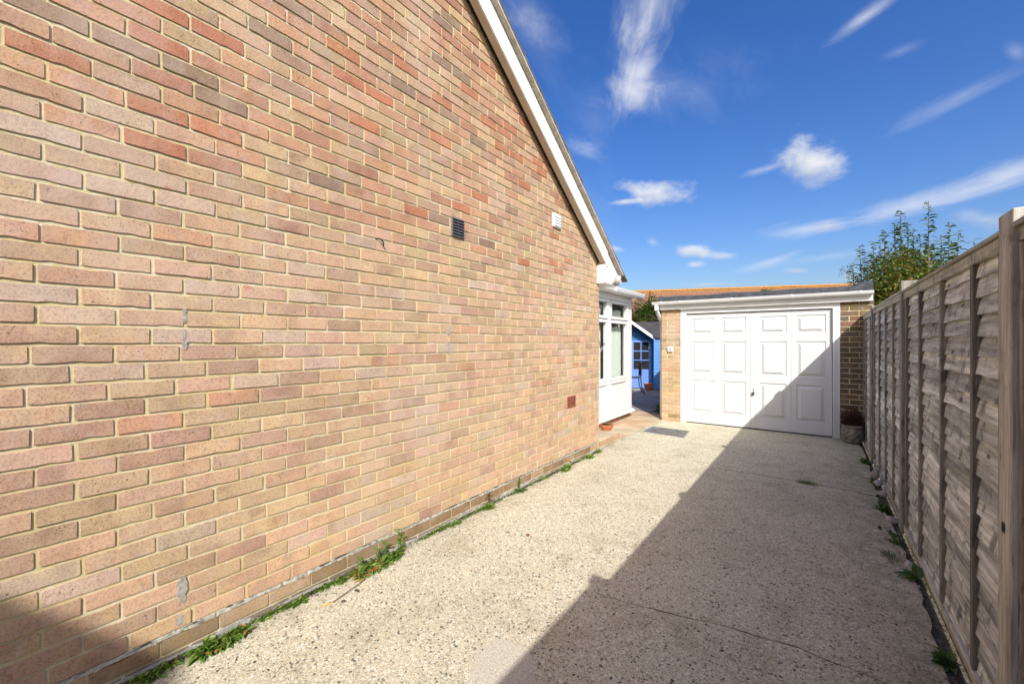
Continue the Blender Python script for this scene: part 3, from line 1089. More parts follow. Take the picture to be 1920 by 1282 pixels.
# rest of the slope, in courses, and the far slope
mb = MB()
for k in range(int(s_len / gauge) + 1):
    q = []
    for nn in (0.0, 0.02):
        for (x, s, n0) in ((-6.6, k * gauge, 0.206), (-0.225, k * gauge, 0.206), (-0.225, (k + 1) * gauge + 0.06, 0.190), (-6.6, (k + 1) * gauge + 0.06, 0.190)):
            v = e_bot + RV * s + NV * (n0 + nn)
            q.append((x, v.y, v.z))
    mb.hexa(q)
zr = vline(yr) + 0.24
mb.prism([(BX + 0.05, yr, zr), (BX + 0.05, 2 * yr - WALL_END - 0.4, zr - RAKE * (WALL_END - yr + 0.4)), (BX + 0.05, 2 * yr - WALL_END - 0.4, zr - 0.06 - RAKE * (WALL_END - yr + 0.4)), (BX + 0.05, yr, zr - 0.06)], (-6.8, 0, 0))
part('roof', mb, 'roof_tile_grey', house)
# boxed eaves end, fascia round the corner
bx = MB().box(-0.0, 0.088, 5.045, 5.055, 2.165, 2.40)
eb = MB()
eb.prism([(0.0005, 5.045, 2.165), (0.0005, 5.50, 2.165), (0.0005, 5.50, vline(5.50) + 0.198), (0.0005, 5.09, vline(5.09) + 0.198), (0.0005, 5.09, vline(5.09)), (0.0005, 5.045, 2.405)], (0.1145, 0, 0))
ebo = part('eaves_box', eb, 'upvc', house, bevel=0.003)
part('trim_strip', MB().box(0.1155, 0.1205, 5.046, 5.075, 2.168, 2.40).box(0.02, 0.03, 5.0385, 5.0445, 2.19, 2.37).box(0.055, 0.06, 5.0385, 5.0445, 2.19, 2.37), 'upvc', ebo)
part('eaves_fascia', MB().box(-6.5, -0.001, 5.14, 5.50, 2.165, 2.19).box(-6.5, -0.001, 5.478, 5.50, 2.191, 2.36), 'upvc', house)

# ------------------------------------------------------------------ ground
solo('ground', MB().box(-300, 300, -300, 400, -0.40, -0.12), 'earth', kind='structure')
sub = MB().prism([(-0.05, -6, -0.11), (3.6, -6, -0.11), (3.6, -6, 0.05), (2.89, -6, 0.05), (2.86, -6, -0.016), (-0.05, -6, -0.016)][::-1], (0, 13.84, 0))
solo('soil_strip', sub, 'soil', kind='structure')

drive = thing('driveway', '', '', (1.4, 3.0, 0))
del drive['label'], drive['category']
drive['kind'] = 'structure'
# joints between the concrete bays, as seen
J1 = [(-0.02, 1.90), (0.15, 1.917), (0.36, 1.90), (0.588, 1.936), (0.78, 2.00), (0.977, 2.057), (1.14, 2.11), (1.299, 2.194), (1.46, 2.21), (1.653, 2.248), (1.95, 2.32), (2.25, 2.35), (2.543, 2.318), (2.74, 2.33)]
J2 = [(-0.02, 4.965), (0.30, 5.02), (0.727, 5.125), (1.2, 5.16), (1.7, 5.165), (2.255, 5.171), (2.55, 5.12), (2.74, 5.085)]


def dense(L, step=0.04, amp=0.006):
    out = []
    for (x0, y0), (x1, y1) in zip(L[:-1], L[1:]):
        n = max(1, int((x1 - x0) / step))
        for i in range(n):
            t = i / n
            out.append((x0 + (x1 - x0) * t, y0 + (y1 - y0) * t + random.uniform(-amp, amp)))
    out.append(L[-1])
    return out


def right_edge(y0, y1):
    out, y = [], y0
    while y < y1:
        out.append((2.772 + 0.016 * math.sin(y * 2.1) + random.uniform(-0.009, 0.009), y))
        y += 0.07
    return out


def slab(front, back, left):
    """front/back: joint lines from left to right"""
    e = right_edge(front[-1][1] + 0.03, back[-1][1] - 0.02)
    poly = front + e + back[::-1] + left
    mb = MB()
    mb.prism([(x, y, -0.10) for x, y in poly], (0, 0, 0.10))
    return part('concrete_slab', mb, 'aggregate', drive)


d1, d2 = dense(J1), dense(J2)
g = 1.0
sh = lambda L, d: [(x, y + d * (0.0022 + 0.0038 * min(1.0, max(0.0, (x - 0.9) / 0.7))) + random.uniform(-0.0012, 0.0012)) for x, y in L]
slab([(0.012, -5.5), (2.72, -5.5)], [(max(x, 0.012), y) for x, y in sh(d1, -g)], [(0.012, 1.2), (0.012, 0.4)])
slab([(max(x, 0.012), y) for x, y in sh(d1, g)], [(max(x, 0.012), y) for x, y in sh(d2, -g * 1.5)], [(0.012, 3.6)])
slab([(max(x, 0.012), y) for x, y in sh(d2, g * 1.5)], [(0.0, 7.835), (2.72, 7.835)], [(-0.006, 6.9), (0.0, 6.0), (0.01, 5.3)])
for JL in (d1, d2):
    jf = MB()
    a_ = [(x, y - 0.016) for x, y in JL[::2]]
    b_ = [(x, y + 0.016) for x, y in JL[::2]]
    m_ = len(a_)
    jf.add([(x, y, -0.0035) for x, y in a_] + [(x, y, -0.0035) for x, y in b_], [(i, i + 1, m_ + i + 1, m_ + i) for i in range(m_ - 1)])
    part('joint_filler', jf, 'joint_dirt', drive)
# smooth repair patch near the camera
pp = [on_ground(px, py) for px, py in ((868, 1276), (884, 1232), (905, 1206), (930, 1192), (960, 1196), (985, 1208), (1003, 1228), (1012, 1252), (1006, 1290), (985, 1330), (930, 1345), (880, 1320))]
mb = MB()
pc_ = sum(pp, Vector()) / len(pp)
ro, ri = [], []
for i in range(72):
    t = i / 72 * len(pp)
    q0, q1 = pp[int(t) % len(pp)], pp[(int(t) + 1) % len(pp)]
    q_ = q0.lerp(q1, t - int(t))
    k_ = random.uniform(0.90, 1.06)
    ro.append(pc_ + (q_ - pc_) * k_ + Vector((0, 0, -0.001)))
    ri.append(pc_ + (q_ - pc_) * (k_ - 0.09) + Vector((0, 0, 0.0007)))
mb.add(ro + ri, [(i, (i + 1) % 72, 72 + (i + 1) % 72, 72 + i) for i in range(72)] + [tuple(range(72, 144))])
part('cement_patch', mb, 'cement_pale', drive)

# back garden paving
patio = thing('patio', '', '', (-1.5, 8, 0))
del patio['label'], patio['category']
patio['kind'] = 'structure'
patio_bed = MB().box(-7, -0.02, 5.13, 7.86, -0.10, -0.02).box(-7, 0.016, 7.862, 14.5, -0.10, -0.02)
part('bedding', patio_bed, 'mortar', patio)


def paver(x0, x1, y0, y1, mat, h=0.0):
    h = h + random.uniform(-0.003, 0.002)
    part('paving_slab', MB().box(x0 + .004, x1 - .004, y0 + .004, y1 - .004, -0.05, h), mat, patio, bevel=0.003)


# raised edge strip at the house corner
for i in range(2):
    paver(-0.62, -0.004, 5.125 + i * 0.355, 5.125 + (i + 1) * 0.355, 'sandstone_buff', 0.115)
x = 5.125
for i in range(4):
    o = link('kerb_brick', brick_variant(0.17, i), patio, (-0.003 + 1.5, 5.125 + 0.0885 + i * 0.178 - 8, 0.066))
    o.color = PALL['T'] + (1,)
yy = 5.845
ci = 0
while yy < 7.8:
    d = 0.45
    for j, x0 in enumerate((-0.52, -0.97, -1.42)):
        paver(x0 - (0.0), x0 + (0.52 if j == 0 else 0.45) - 0.008, yy, min(yy + d, 7.86), ('sandstone', 'sandstone_buff', 'sandstone')[(ci + j) % 3])
    yy += d
    ci += 1
yy = 7.87
while yy < 14:
    off = 0.3 * (ci % 2)
    for k in range(6):
        x1 = -0.42 - k * 0.6 + off * 0.0
        if yy < 8.4:
            x1 = -0.02 - k * 0.6
        elif k == 0 and yy < 10.0:
            pass
        paver(x1 - 0.6, x1, yy, yy + 0.6, 'shaded_slab' if yy > 8.0 else 'sandstone')
    if yy > 10.0:
        paver(-0.42, -0.02, yy, yy + 0.6, 'shaded_slab')
    yy += 0.6
    ci += 1
bed = MB().box(-0.415, 0.0, 8.475, 10.05, -0.05, 0.012)
solo('flower_bed', bed, 'soil', kind='structure')

# manhole cover in the drive
mc = thing('manhole_cover', 'grey metal manhole cover let into the concrete before the garage', 'manhole cover', (0.37, 6.8, 0))
q = [on_ground(*p) for p in ((1206, 809), (1281, 820.5), (1291, 808), (1224, 800))]
part('cover_plate', MB().prism([(p.x, p.y, 0.0) for p in q], (0, 0, 0.007)), 'cast_iron', mc, bevel=0.002)
qc = sum(q, Vector()) / 4
fr_ = MB()
for i in range(4):
    a, b = q[i], q[(i + 1) % 4]
    ao, bo = qc + (a - qc) * 1.06, qc + (b - qc) * 1.06
    a2, b2 = qc + (a - qc) * 1.012, qc + (b - qc) * 1.012
    fr_.prism([(a2.x, a2.y, -0.002), (ao.x, ao.y, -0.002), (bo.x, bo.y, -0.002), (b2.x, b2.y, -0.002)], (0, 0, 0.0065))
part('cover_frame', fr_, 'cement', mc)
for t in ((0.2, 0.35), (0.8, 0.6)):
    a = q[0].lerp(q[1], t[0]).lerp(q[3].lerp(q[2], t[0]), t[1])
    part('keyhole', MB().box(a.x - 0.03, a.x + 0.03, a.y - 0.012, a.y + 0.012, 0.0072, 0.0085), 'vent_hollow', mc)

# ------------------------------------------------------------------ garage
GY = 7.77
gar = thing('garage', 'flat roofed brick garage with white panelled door closing off the drive', 'garage', (1.45, GY, 0))
shell = MB()
shell.box(0.022, 0.343, GY + 0.007, GY + 0.22, -0.1, 2.10)
shell.box(2.577, 2.945, GY + 0.007, GY + 0.22, -0.1, 2.10)
shell.box(0.022, 0.14, GY + 0.222, 12.6, -0.1, 2.10)
shell.box(2.83, 2.945, GY + 0.222, 12.6, -0.1, 2.10)
shell.box(0.142, 2.828, 12.48, 12.6, -0.1, 2.10)
gw = part('wall', shell, 'mortar', gar)
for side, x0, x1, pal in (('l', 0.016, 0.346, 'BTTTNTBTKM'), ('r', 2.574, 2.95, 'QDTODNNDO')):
    for n in range(28):
        z = -0.02 + n * PITCH + PITCH / 2
        if z > 2.09:
            break
        js = [x0 - 0.005, x0 + (0.105 if n % 2 else 0.215), x1 + 0.005]
        for a, b in zip(js[:-1], js[1:]):
            a, b = a + 0.005, b - 0.005
            if b - a < 0.03:
                continue
            key = ('g', round((b - a) / 0.0075), n % 3)
            if key not in variants:
                mb = MB()
                brick_geo(mb, 0, 0, round((b - a) / 0.0075) * 0.0075, 0.065, 0.0, 'X', random.Random(n))
                variants[key] = mesh_from(mb, 'brick')
                variants[key].materials.append(M['brick'])
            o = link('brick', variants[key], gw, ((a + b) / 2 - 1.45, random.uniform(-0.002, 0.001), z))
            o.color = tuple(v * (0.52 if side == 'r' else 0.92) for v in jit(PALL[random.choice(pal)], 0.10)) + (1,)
# side brickwork of the left wall, seen at a glance
mb = MB()
for n in range(28):
    z = -0.02 + n * PITCH + PITCH / 2
    y = GY + 0.12 + 0.1125 * (n % 2)
    while y < 12.5:
        mb.cur = jit(PALL[random.choice('BBTTPM')])
        mb.box(0.014, 0.03, y, y + 0.215, z - 0.0325, z + 0.0325)
        y += 0.225
part('side_brickwork', mb, 'brick_joined', gar, kind='stuff')

DY = 7.822
# frame: jambs and head
part('door_frame', MB().box(0.347, 0.443, GY - 0.004, GY + 0.10, 0.004, 1.905).box(2.487, 2.573, GY - 0.004, GY + 0.10, 0.004, 1.905)
     .box(0.347, 2.573, GY - 0.006, GY + 0.10, 1.907, 2.012), 'door_frame_white', gar, bevel=0.003)
part('jamb_bead', MB().box(2.488, 2.512, GY - 0.012, GY - 0.0045, 0.01, 1.90).box(2.520, 2.530, GY - 0.009, GY - 0.0045, 0.01, 1.90), 'door_frame_white', gar)
door = part('garage_door', MB().box(0.450, 2.480, DY, DY + 0.03, 0.018, 1.896), 'garage_white', gar, bevel=0.003)
part('threshold', MB().box(0.446, 2.484, DY - 0.02, DY + 0.06, 0.0, 0.012), 'bitumen', gar)


def sealed_panel(x0, x1, z0, z1):
    """raised-and-fielded panel: sunk groove, bevel, raised centre"""
    mb = MB()
    e = [(0.0, 0.0), (0.008, 0.0148), (0.026, 0.0148), (0.062, -0.008)]
    rings = []
    for ins, dep in e:
        y = DY - 0.0162 + dep
        rings.append([(x0 + ins, y, z0 + ins), (x1 - ins, y, z0 + ins), (x1 - ins, y, z1 - ins), (x0 + ins, y, z1 - ins)])
    vs_ = [p for r in rings for p in r]
    fs_ = []
    for k in range(len(e) - 1):
        for i in range(4):
            j = (i + 1) % 4
            fs_.append((k * 4 + i, k * 4 + j, (k + 1) * 4 + j, (k + 1) * 4 + i))
    b = (len(e) - 1) * 4
    fs_.append((b, b + 1, b + 2, b + 3))
    mb.add(vs_, fs_)
    return mb


PX = [(0.523, 0.886), (0.997, 1.363), (1.556, 1.917), (2.040, 2.408)]
PZ = [(0.195, 0.757), (0.872, 1.422), (1.546, 1.820)]
LEAF = [(0.450, 0.9425), (0.9455, 1.4275), (1.5045, 1.9755), (1.9785, 2.480)]
for (l0, l1), (p0, p1) in zip(LEAF, PX):
    y0, y1 = DY - 0.016, DY - 0.0005
    zs = [0.018, PZ[0][0], PZ[0][1], PZ[1][0], PZ[1][1], PZ[2][0], PZ[2][1], 1.896]
    lf = MB()
    lf.box(l0, p0, y0, y1, 0.018, 1.896)
    lf.box(p1, l1, y0, y1, 0.018, 1.896)
    for k in (0, 2, 4, 6):
        lf.box(p0, p1, y0, y1, zs[k], zs[k + 1])
    part('door_leaf', lf, 'garage_white', door)
    for z0, z1 in PZ:
        part('raised_panel', sealed_panel(p0, p1, z0, z1), 'garage_white', door)
part('centre_strip', MB().box(1.4305, 1.5015, DY - 0.014, DY - 0.0005, 0.018, 1.896), 'garage_white', door, bevel=0.002)
hx, hz = 1.466, 0.575
part('door_handle', MB().tube([(hx, DY - 0.012, hz), (hx, DY - 0.030, hz), (hx, DY - 0.032, hz), (hx, DY - 0.048, hz)], [0.012, 0.012, 0.021, 0.021], 14).box(hx - 0.008, hx + 0.008, DY - 0.045, DY - 0.030, hz + 0.015, hz + 0.034), 'black_plastic', door, smooth=False)
part('handle_screw', MB().tube([(hx, DY - 0.0475, hz), (hx, DY - 0.0505, hz)], 0.008, 10), 'chrome', door)
part('lock', MB().tube([(hx + 0.002, DY - 0.0145, hz + 0.072), (hx + 0.002, DY - 0.018, hz + 0.072)], 0.009, 10).box(hx - 0.002, hx + 0.005, DY - 0.017, DY - 0.0145, hz + 0.045, hz + 0.072), 'black_plastic', door)

# fascia, gutter, roof edge
part('fascia', MB().box(0.0, 2.93, 7.70, 7.722, 1.985, 2.125), 'upvc', gar, bevel=0.002)
part('fascia_soffit', MB().box(0.0, 2.93, 7.7225, GY - 0.008, 1.99, 2.005), 'upvc', gar)
gm = MB()
gp = []
gr_ = 0.052
cy_, cz_ = 7.645, 2.115
N_ = 12
prof = [(cy_ + gr_ * math.cos(math.pi + math.pi * i / N_), cz_ + gr_ * math.sin(math.pi + math.pi * i / N_)) for i in range(N_ + 1)]
prof_in = [(cy_ + (gr_ - .004) * math.cos(math.pi + math.pi * i / N_), cz_ + (gr_ - .004) * math.sin(math.pi + math.pi * i / N_)) for i in range(N_ + 1)]
loop = prof + prof_in[::-1]
gm.prism([(-0.10, y, z) for y, z in loop], (3.03, 0, 0))
gm.tube([(-0.105, cy_ - gr_, cz_), (2.935, cy_ - gr_, cz_)], 0.006, 6)
gut = part('gutter', gm, 'upvc', gar)
mb = MB()
for xx in (-0.104, 2.930):
    mb.prism([(xx, y, z) for y, z in prof], (0.006, 0, 0))
part('gutter_end', mb, 'upvc', gut)
for xx in (0.05, 0.36, 1.17, 1.98, 2.78):
    b = MB()
    po = [(cy_ + (gr_ + .005) * math.cos(math.pi + math.pi * i / N_), cz_ + (gr_ + .005) * math.sin(math.pi + math.pi * i / N_)) for i in range(N_ + 1)]
    pi_ = [(cy_ + (gr_ + .0008) * math.cos(math.pi + math.pi * i / N_), cz_ + (gr_ + .0008) * math.sin(math.pi + math.pi * i / N_)) for i in range(N_ + 1)]
    b.prism([(xx, y, z) for y, z in po + pi_[::-1]], (0.03, 0, 0))
    b.box(xx, xx + 0.03, cy_ - gr_ - 0.008, cy_ - gr_ + 0.004, cz_ - 0.002, cz_ + 0.010)
    part('gutter_bracket', b, 'upvc', gut)
part('downpipe', MB().tube([(-0.035, 7.645, 2.075), (-0.035, 7.645, 1.98), (-0.03, 7.66, 1.955), (-0.016, 7.86, 1.80), (-0.014, 7.90, 1.76), (-0.014, 7.90, 0.02)], 0.034, 12), 'upvc', gar, smooth=True)
# felt roof
part('roof', MB().box(-0.02, 2.94, 7.735, 12.7, 2.106, 2.185), 'felt', gar)
fe = MB()
xs = [i * 0.0985 - 0.03 for i in range(31)]
for i in range(len(xs) - 1):
    a, b = xs[i], xs[i + 1]
    za = 2.222 + 0.006 * math.sin(a * 7) + (0.045 if a > 2.78 else 0) + (0.02 if a < 0.03 else 0)
    zb = 2.222 + 0.006 * math.sin(b * 7) + (0.055 if b > 2.78 else 0) + (0.02 if b < 0.03 else 0)
    fe.hexa([(a, 7.690, 2.132), (b, 7.690, 2.132), (b, 7.80, 2.187), (a, 7.80, 2.187), (a, 7.695, za - .03), (b, 7.695, zb - .03), (b, 7.80, zb), (a, 7.80, za)])
part('roof_edge', fe, 'felt', gar)
part('side_upstand', MB().box(2.875, 2.945, 7.802, 12.7, 2.187, 2.262).box(-0.032, 0.05, 7.802, 12.7, 2.187, 2.235), 'felt', gar, bevel=0.01)
sb = thing('door_bell', 'small white square box fixed to the left brick pier of the garage', 'doorbell', (0.178, GY, 1.235))
part('housing', MB().box(0.132, 0.225, GY - 0.040, GY + 0.0, 1.235, 1.330), 'upvc', sb, bevel=0.01, segs=3)
part('push_button', MB().box(0.155, 0.202, GY - 0.0445, GY - 0.0395, 1.262, 1.308), 'lamp_plastic', sb, bevel=0.003)

# security light at the corner of the eaves
sl = thing('security_light', 'round white security light fixed on the eaves box corner', 'lamp', (0.09, 5.36, 2.24))
part('back_plate', MB().tube([(0.1155, 5.31, 2.235), (0.135, 5.31, 2.235)], [0.058, 0.055], 20), 'upvc', sl)
hd = Vector((0.75, 0.45, -0.25)).normalized()
p0 = Vector((0.135, 5.31, 2.235))
part('lamp_head', MB().tube([p0, p0 + hd * 0.03, p0 + hd * 0.065, p0 + hd * 0.075], [0.05, 0.068, 0.066, 0.050], 18), 'lamp_plastic', sl, smooth=True)
part('sensor', MB().box(0.1155, 0.175, 5.40, 5.455, 2.185, 2.245), 'upvc', sl, bevel=0.008)

# ------------------------------------------------------------------ conservatory
CX = -0.55
con = thing('conservatory', 'white upvc conservatory with tall curtained windows behind the house corner', 'conservatory', (CX, 6.5, 0))
Y0, Y1 = 5.16, 7.80
part('dwarf_base', MB().box(CX - 0.14, CX - 0.03, Y0, Y1 - 0.02, -0.06, 0.105), 'far_brick', con)
part('sill', MB().prism([(CX - 0.03, Y0, 0.107), (CX + 0.055, Y0, 0.107), (CX + 0.055, Y0, 0.125), (CX - 0.03, Y0, 0.165)], (0, Y1 + 0.05 - Y0, 0)), 'upvc', con, bevel=0.003)
fm = MB()
mull = [5.18, 5.92, 6.74, 7.60]
XF0, XF1 = CX - 0.065, CX
for y in mull[1:3]:
    fm.box(XF0, XF1, y - 0.045, y + 0.045, 0.168, 2.13)
fm.box(XF0, XF1, Y0, Y0 + 0.07, 0.168, 2.13)
part('mullion', fm, 'upvc', con, bevel=0.005)
part('corner_post', MB().box(XF0 - 0.05, XF1 + 0.004, 7.60, 7.80, 0.168, 2.13), 'upvc', con, bevel=0.008)
bays = [(5.232, 5.873), (5.967, 6.693), (6.787, 7.598)]
for a, b in bays:
    def ring(z0, z1, w, x0, x1):
        return MB().box(x0, x1, a, b, z0, z0 + w).box(x0, x1, a, b, z1 - w, z1).box(x0, x1, a, a + w, z0 + w, z1 - w).box(x0, x1, b - w, b, z0 + w, z1 - w)
    f1 = part('window_frame', ring(0.168, 0.74, 0.05, XF0, XF1 - 0.002), 'upvc', con, bevel=0.003, label='solid lower panel frame')
    part('lower_panel', MB().box(XF0 + 0.01, XF1 - 0.022, a + .051, b - .051, 0.219, 0.689), 'upvc', f1)
    f2 = part('window_frame', ring(0.745, 1.79, 0.055, XF0, XF1 - 0.002), 'upvc', con, bevel=0.004)
    part('pane', MB().box(XF1 - 0.035, XF1 - 0.029, a + .056, b - .056, 0.801, 1.734), 'glass', f2)
    f3 = part('window_frame', ring(1.80, 2.125, 0.05, XF0, XF1 + 0.012), 'upvc', con, bevel=0.004)
    part('pane', MB().box(XF1 - 0.03, XF1 - 0.024, a + .051, b - .051, 1.851, 2.074), 'glass', f3)
    for (z0, z1) in ((0.79, 1.66), (1.83, 1.955)):
        cm_ = MB()
        n = 60
        pts = []
        for i in range(n + 1):
            t = i / n
            y = a + 0.03 + (b - a - 0.06) * t
            x = XF0 - 0.06 + 0.018 * math.sin(t * 2 * math.pi * 9)
            zt = z1 + 0.035 * abs(math.sin(t * math.pi * 7))
            pts.append(((x, y, z0), (x, y, zt)))
        cm_.add([p for q in pts for p in q], [(2 * i, 2 * i + 2, 2 * i + 3, 2 * i + 1) for i in range(n)])
        part('curtain', cm_, 'curtain', con, smooth=True)
part('eaves_beam', MB().box(XF0, XF1 + 0.006, Y0, Y1, 2.132, 2.24), 'upvc', con, bevel=0.004)
part('end_wall', MB().box(-3.4, XF0 - 0.052, 7.72, 7.79, 0.0, 2.24), 'upvc', con)
part('inner_wall', MB().box(-3.4, -3.3, Y0, 7.715, 0.0, 2.24).box(-3.29, XF0 - 0.2, 5.14, 5.158, 0.0, 2.24), 'interior_pale', con)
part('roof', MB().hexa([(-3.4, Y0, 2.243), (XF1 + 0.10, Y0, 2.243), (XF1 + 0.10, Y1 + .05, 2.243), (-3.4, Y1 + .05, 2.243),
                        (-3.4, Y0, 2.60), (XF1 + 0.10, Y0, 2.30), (XF1 + 0.10, Y1 + .05, 2.30), (-3.4, Y1 + .05, 2.60)]), 'upvc', con)
cg = MB()
cgx, cgz = XF1 + 0.16, 2.27
pr = [(cgx - 0.055, cgz + 0.04), (cgx - 0.055, cgz - 0.045), (cgx - 0.02, cgz - 0.05), (cgx + 0.035, cgz - 0.025), (cgx + 0.05, cgz + 0.012), (cgx + 0.055, cgz + 0.04),
      (cgx + 0.049, cgz + 0.04), (cgx + 0.044, cgz + 0.012), (cgx + 0.03, cgz - 0.02), (cgx - 0.02, cgz - 0.044), (cgx - 0.049, cgz - 0.039), (cgx - 0.049, cgz + 0.04)]
cg.prism([(x, Y0 + 0.0, z) for x, z in pr][::-1], (0, Y1 + 0.12 - Y0, 0))
cgu = part('gutter', cg, 'upvc', con)
part('gutter_end', MB().prism([(x, Y1 + 0.121, z) for x, z in pr[:6]][::-1], (0, 0.006, 0)), 'upvc', cgu)
part('gutter_bracket', MB().box(cgx + 0.02, cgx + 0.062, 6.52, 6.55, cgz - 0.03, cgz + 0.043), 'upvc', cgu)
part('floor', MB().box(-3.3, XF0 - 0.08, 5.16, 7.71, 0.0, 0.05), 'interior_pale', con)


# ------------------------------------------------------------------ foliage helpers
def gcol(kind='g'):
    r = random.random()
    if kind == 'weed':
        c = (0.16, 0.27, 0.05) if r < 0.55 else ((0.27, 0.36, 0.08) if r < 0.85 else (0.10, 0.17, 0.035))
    elif kind == 'shade':
        c = (0.085, 0.16, 0.04)
    elif kind == 'laurel':
        c = (0.075, 0.135, 0.030) if r < 0.6 else ((0.16, 0.22, 0.05) if r < 0.9 else (0.04, 0.07, 0.02))
    elif kind == 'prunus':
        c = (0.11, 0.165, 0.04) if r < 0.45 else ((0.24, 0.25, 0.06) if r < 0.8 else ((0.26, 0.19, 0.055) if r < 0.94 else (0.28, 0.13, 0.045)))
    elif kind == 'shoot':
        c = (0.075, 0.13, 0.04) if r < 0.7 else (0.13, 0.18, 0.055)
    elif kind == 'heather':
        c = (0.125, 0.042, 0.045) if r < 0.7 else (0.09, 0.055, 0.035)
    else:
        c = (0.07, 0.11, 0.03)
    k = random.uniform(0.75, 1.3)
    return tuple(v * k for v in c)


def rosette(mb, base, n, L, Wd, kind, lift=(0.15, 0.9), toward=None, bend=0.8, serr=0.25):
    for i in range(n):
        a = random.uniform(0, 2 * math.pi)
        if toward is not None:
            a = toward + random.uniform(-1.7, 1.7)
        e = random.uniform(*lift)
        mb.cur = gcol(kind)
        d = (math.cos(a) * math.cos(e), math.sin(a) * math.cos(e), math.sin(e))
        b = Vector(base) + Vector((math.cos(a), math.sin(a), 0)) * random.uniform(0, 0.012)
        mb.leaf(b, d, L * random.uniform(0.55, 1.15), Wd * random.uniform(0.7, 1.2), bend * random.uniform(0.4, 1.3), 5, 0.2, random.uniform(-0.5, 0.5), serr)


# ------------------------------------------------------------------ weeds along the wall foot
WG = 'weeds growing along the foot of the brick wall'


def weed(px, py, label, spread, count, L, Wd, parts_, kind='weed', group=WG, toward=0.0, X=None, along=1.0):
    g0 = on_ground(px, py)
    if X is not None:
        g0.x = X
    t = thing('weed', label, 'weed', tuple(g0), 0, group)
    if parts_:
        for i in range(count):
            mb = MB()
            rosette(mb, g0, 1, L, Wd, kind, (0.1, 0.9), toward, 0.7, 0.12)
            part('leaf', mb, 'leaf', t)
    else:
        mb = MB()
        for i in range(int(count * 1.5)):
            b = g0 + Vector((random.uniform(0, spread * 0.62), random.uniform(-spread, spread) * along, 0))
            rosette(mb, b, random.randint(10, 15), L * 0.95, Wd * 0.85, kind, (0.1, 1.25), toward, 0.8)
        part('foliage', mb, 'leaf', t)
    return t, g0


t, g0 = weed(415, 1208, 'large bushy weed clump at the wall foot nearest the shaded corner', 0.085, 22, 0.075, 0.026, False, X=0.035)
mb = MB()
for k in range(10):
    b = g0 + Vector((random.uniform(0.0, 0.09), random.uniform(-0.09, 0.10), random.uniform(0.004, 0.03)))
    mb.leaf(b, (random.uniform(-1, 1), random.uniform(-1, 1), random.uniform(0, .4)), 0.035, 0.018, 0.5, 3)
part('dead_leaf', mb, 'dry_leaf_orange', t)
weed(300, 1268, 'dark small weed at the bottom left by the plinth', 0.05, 4, 0.06, 0.018, False, X=0.03)
weed(556, 1133, 'small flat green weed between the two big clumps', 0.03, 5, 0.045, 0.018, False, X=0.03)
weed(500, 1163, 'tiny green sprig beside the large weed clump', 0.03, 3, 0.035, 0.012, False, X=0.02)
t, g0 = weed(715, 1058, 'long weed clump with tall spiky leaves and dead leaves', 0.10, 18, 0.08, 0.026, False, X=0.035, along=1.6)
mb = MB()
for k in range(46):
    b = g0 + Vector((random.uniform(0.01, 0.10), random.uniform(-0.22, 0.04), random.uniform(0.003, 0.025)))
    mb.leaf(b, (random.uniform(-1, 1), random.uniform(-1, 1), random.uniform(-.1, .35)), random.uniform(.025, .05), 0.02, 0.6, 3)
part('dead_leaf', mb, 'dry_leaf_orange', t)
for (py_, ln) in ((-0.13, 0.085), (0.05, 0.12), (0.16, 0.16), (0.19, 0.12), (0.0, 0.09)):
    mb = MB()
    mb.cur = gcol('weed')
    b = g0 + Vector((0.005, py_, 0.0))
    mb.tube([b, b + Vector((0.004, 0.004, ln * 0.6)), b + Vector((0.003, 0.012, ln))], [0.003, 0.0025, 0.0015], 5)
    for k in range(6):
        z = ln * (0.25 + 0.14 * k)
        mb.cur = gcol('weed')
        a = k * 2.4
        mb.leaf(b + Vector((0.002, 0.004, z)), (math.cos(a), math.sin(a), 0.8), 0.05, 0.018, 0.6, 4, 0.2, 0, 0.3)
    part('upright_shoot', mb, 'leaf', t)
weed(650, 1097, 'low moss green sprigs trailing before the long weed clump', 0.05, 6, 0.035, 0.012, False, X=0.025, along=1.5)
weed(855, 985, 'dry brown and green weed at the dark gap in the plinth', 0.06, 5, 0.035, 0.015, False, X=0.025)
t, g0 = weed(922, 952, 'weed with bronze upright stem between plinth and dandelion', 0.06, 9, 0.055, 0.020, False, X=0.03)
mb = MB()
mb.cur = (0.06, 0.05, 0.03)
mb.tube([g0 + Vector((0.0, 0.0, 0)), g0 + Vector((0.005, 0.01, 0.07)), g0 + Vector((0, 0.02, 0.12))], 0.003, 5)
for k in range(7):
    mb.cur = (0.07, 0.05, 0.03)
    mb.leaf(g0 + Vector((0.003, 0.012, 0.05 + 0.011 * k)), (math.cos(k * 2.2), math.sin(k * 2.2), 0.4), 0.035, 0.016, 0.6, 4)
part('bronze_shoot', mb, 'leaf', t)
# dandelion with large leaves, each its own part
g0 = on_ground(984, 923)
g0.x = 0.03
t = thing('weed', 'broad leaved dandelion with one leaf standing upright against the plinth', 'weed', tuple(g0), 0, WG)
for (a, e, L, w, bd) in ((-1.2, 0.25, 0.085, 0.045, 0.6), (-0.3, 0.2, 0.075, 0.045, 0.5), (0.9, 0.15, 0.10, 0.05, 0.5), (0.6, 0.25, 0.07, 0.035, 0.6), (-1.9, 0.5, 0.06, 0.035, 0.5)):
    mb = MB()
    mb.cur = (0.075, 0.14, 0.025)
    mb.leaf(g0 + Vector((0, 0, 0.008)), (math.cos(a), math.sin(a), e), L, w, bd, 6, 0.15, 0, 0.06)
    part('leaf', mb, 'leaf', t)
mb = MB()
mb.cur = (0.08, 0.13, 0.02)
mb.tube([g0 + Vector((0, 0.0, 0)), g0 + Vector((0, 0.0, 0.045))], 0.003, 5)
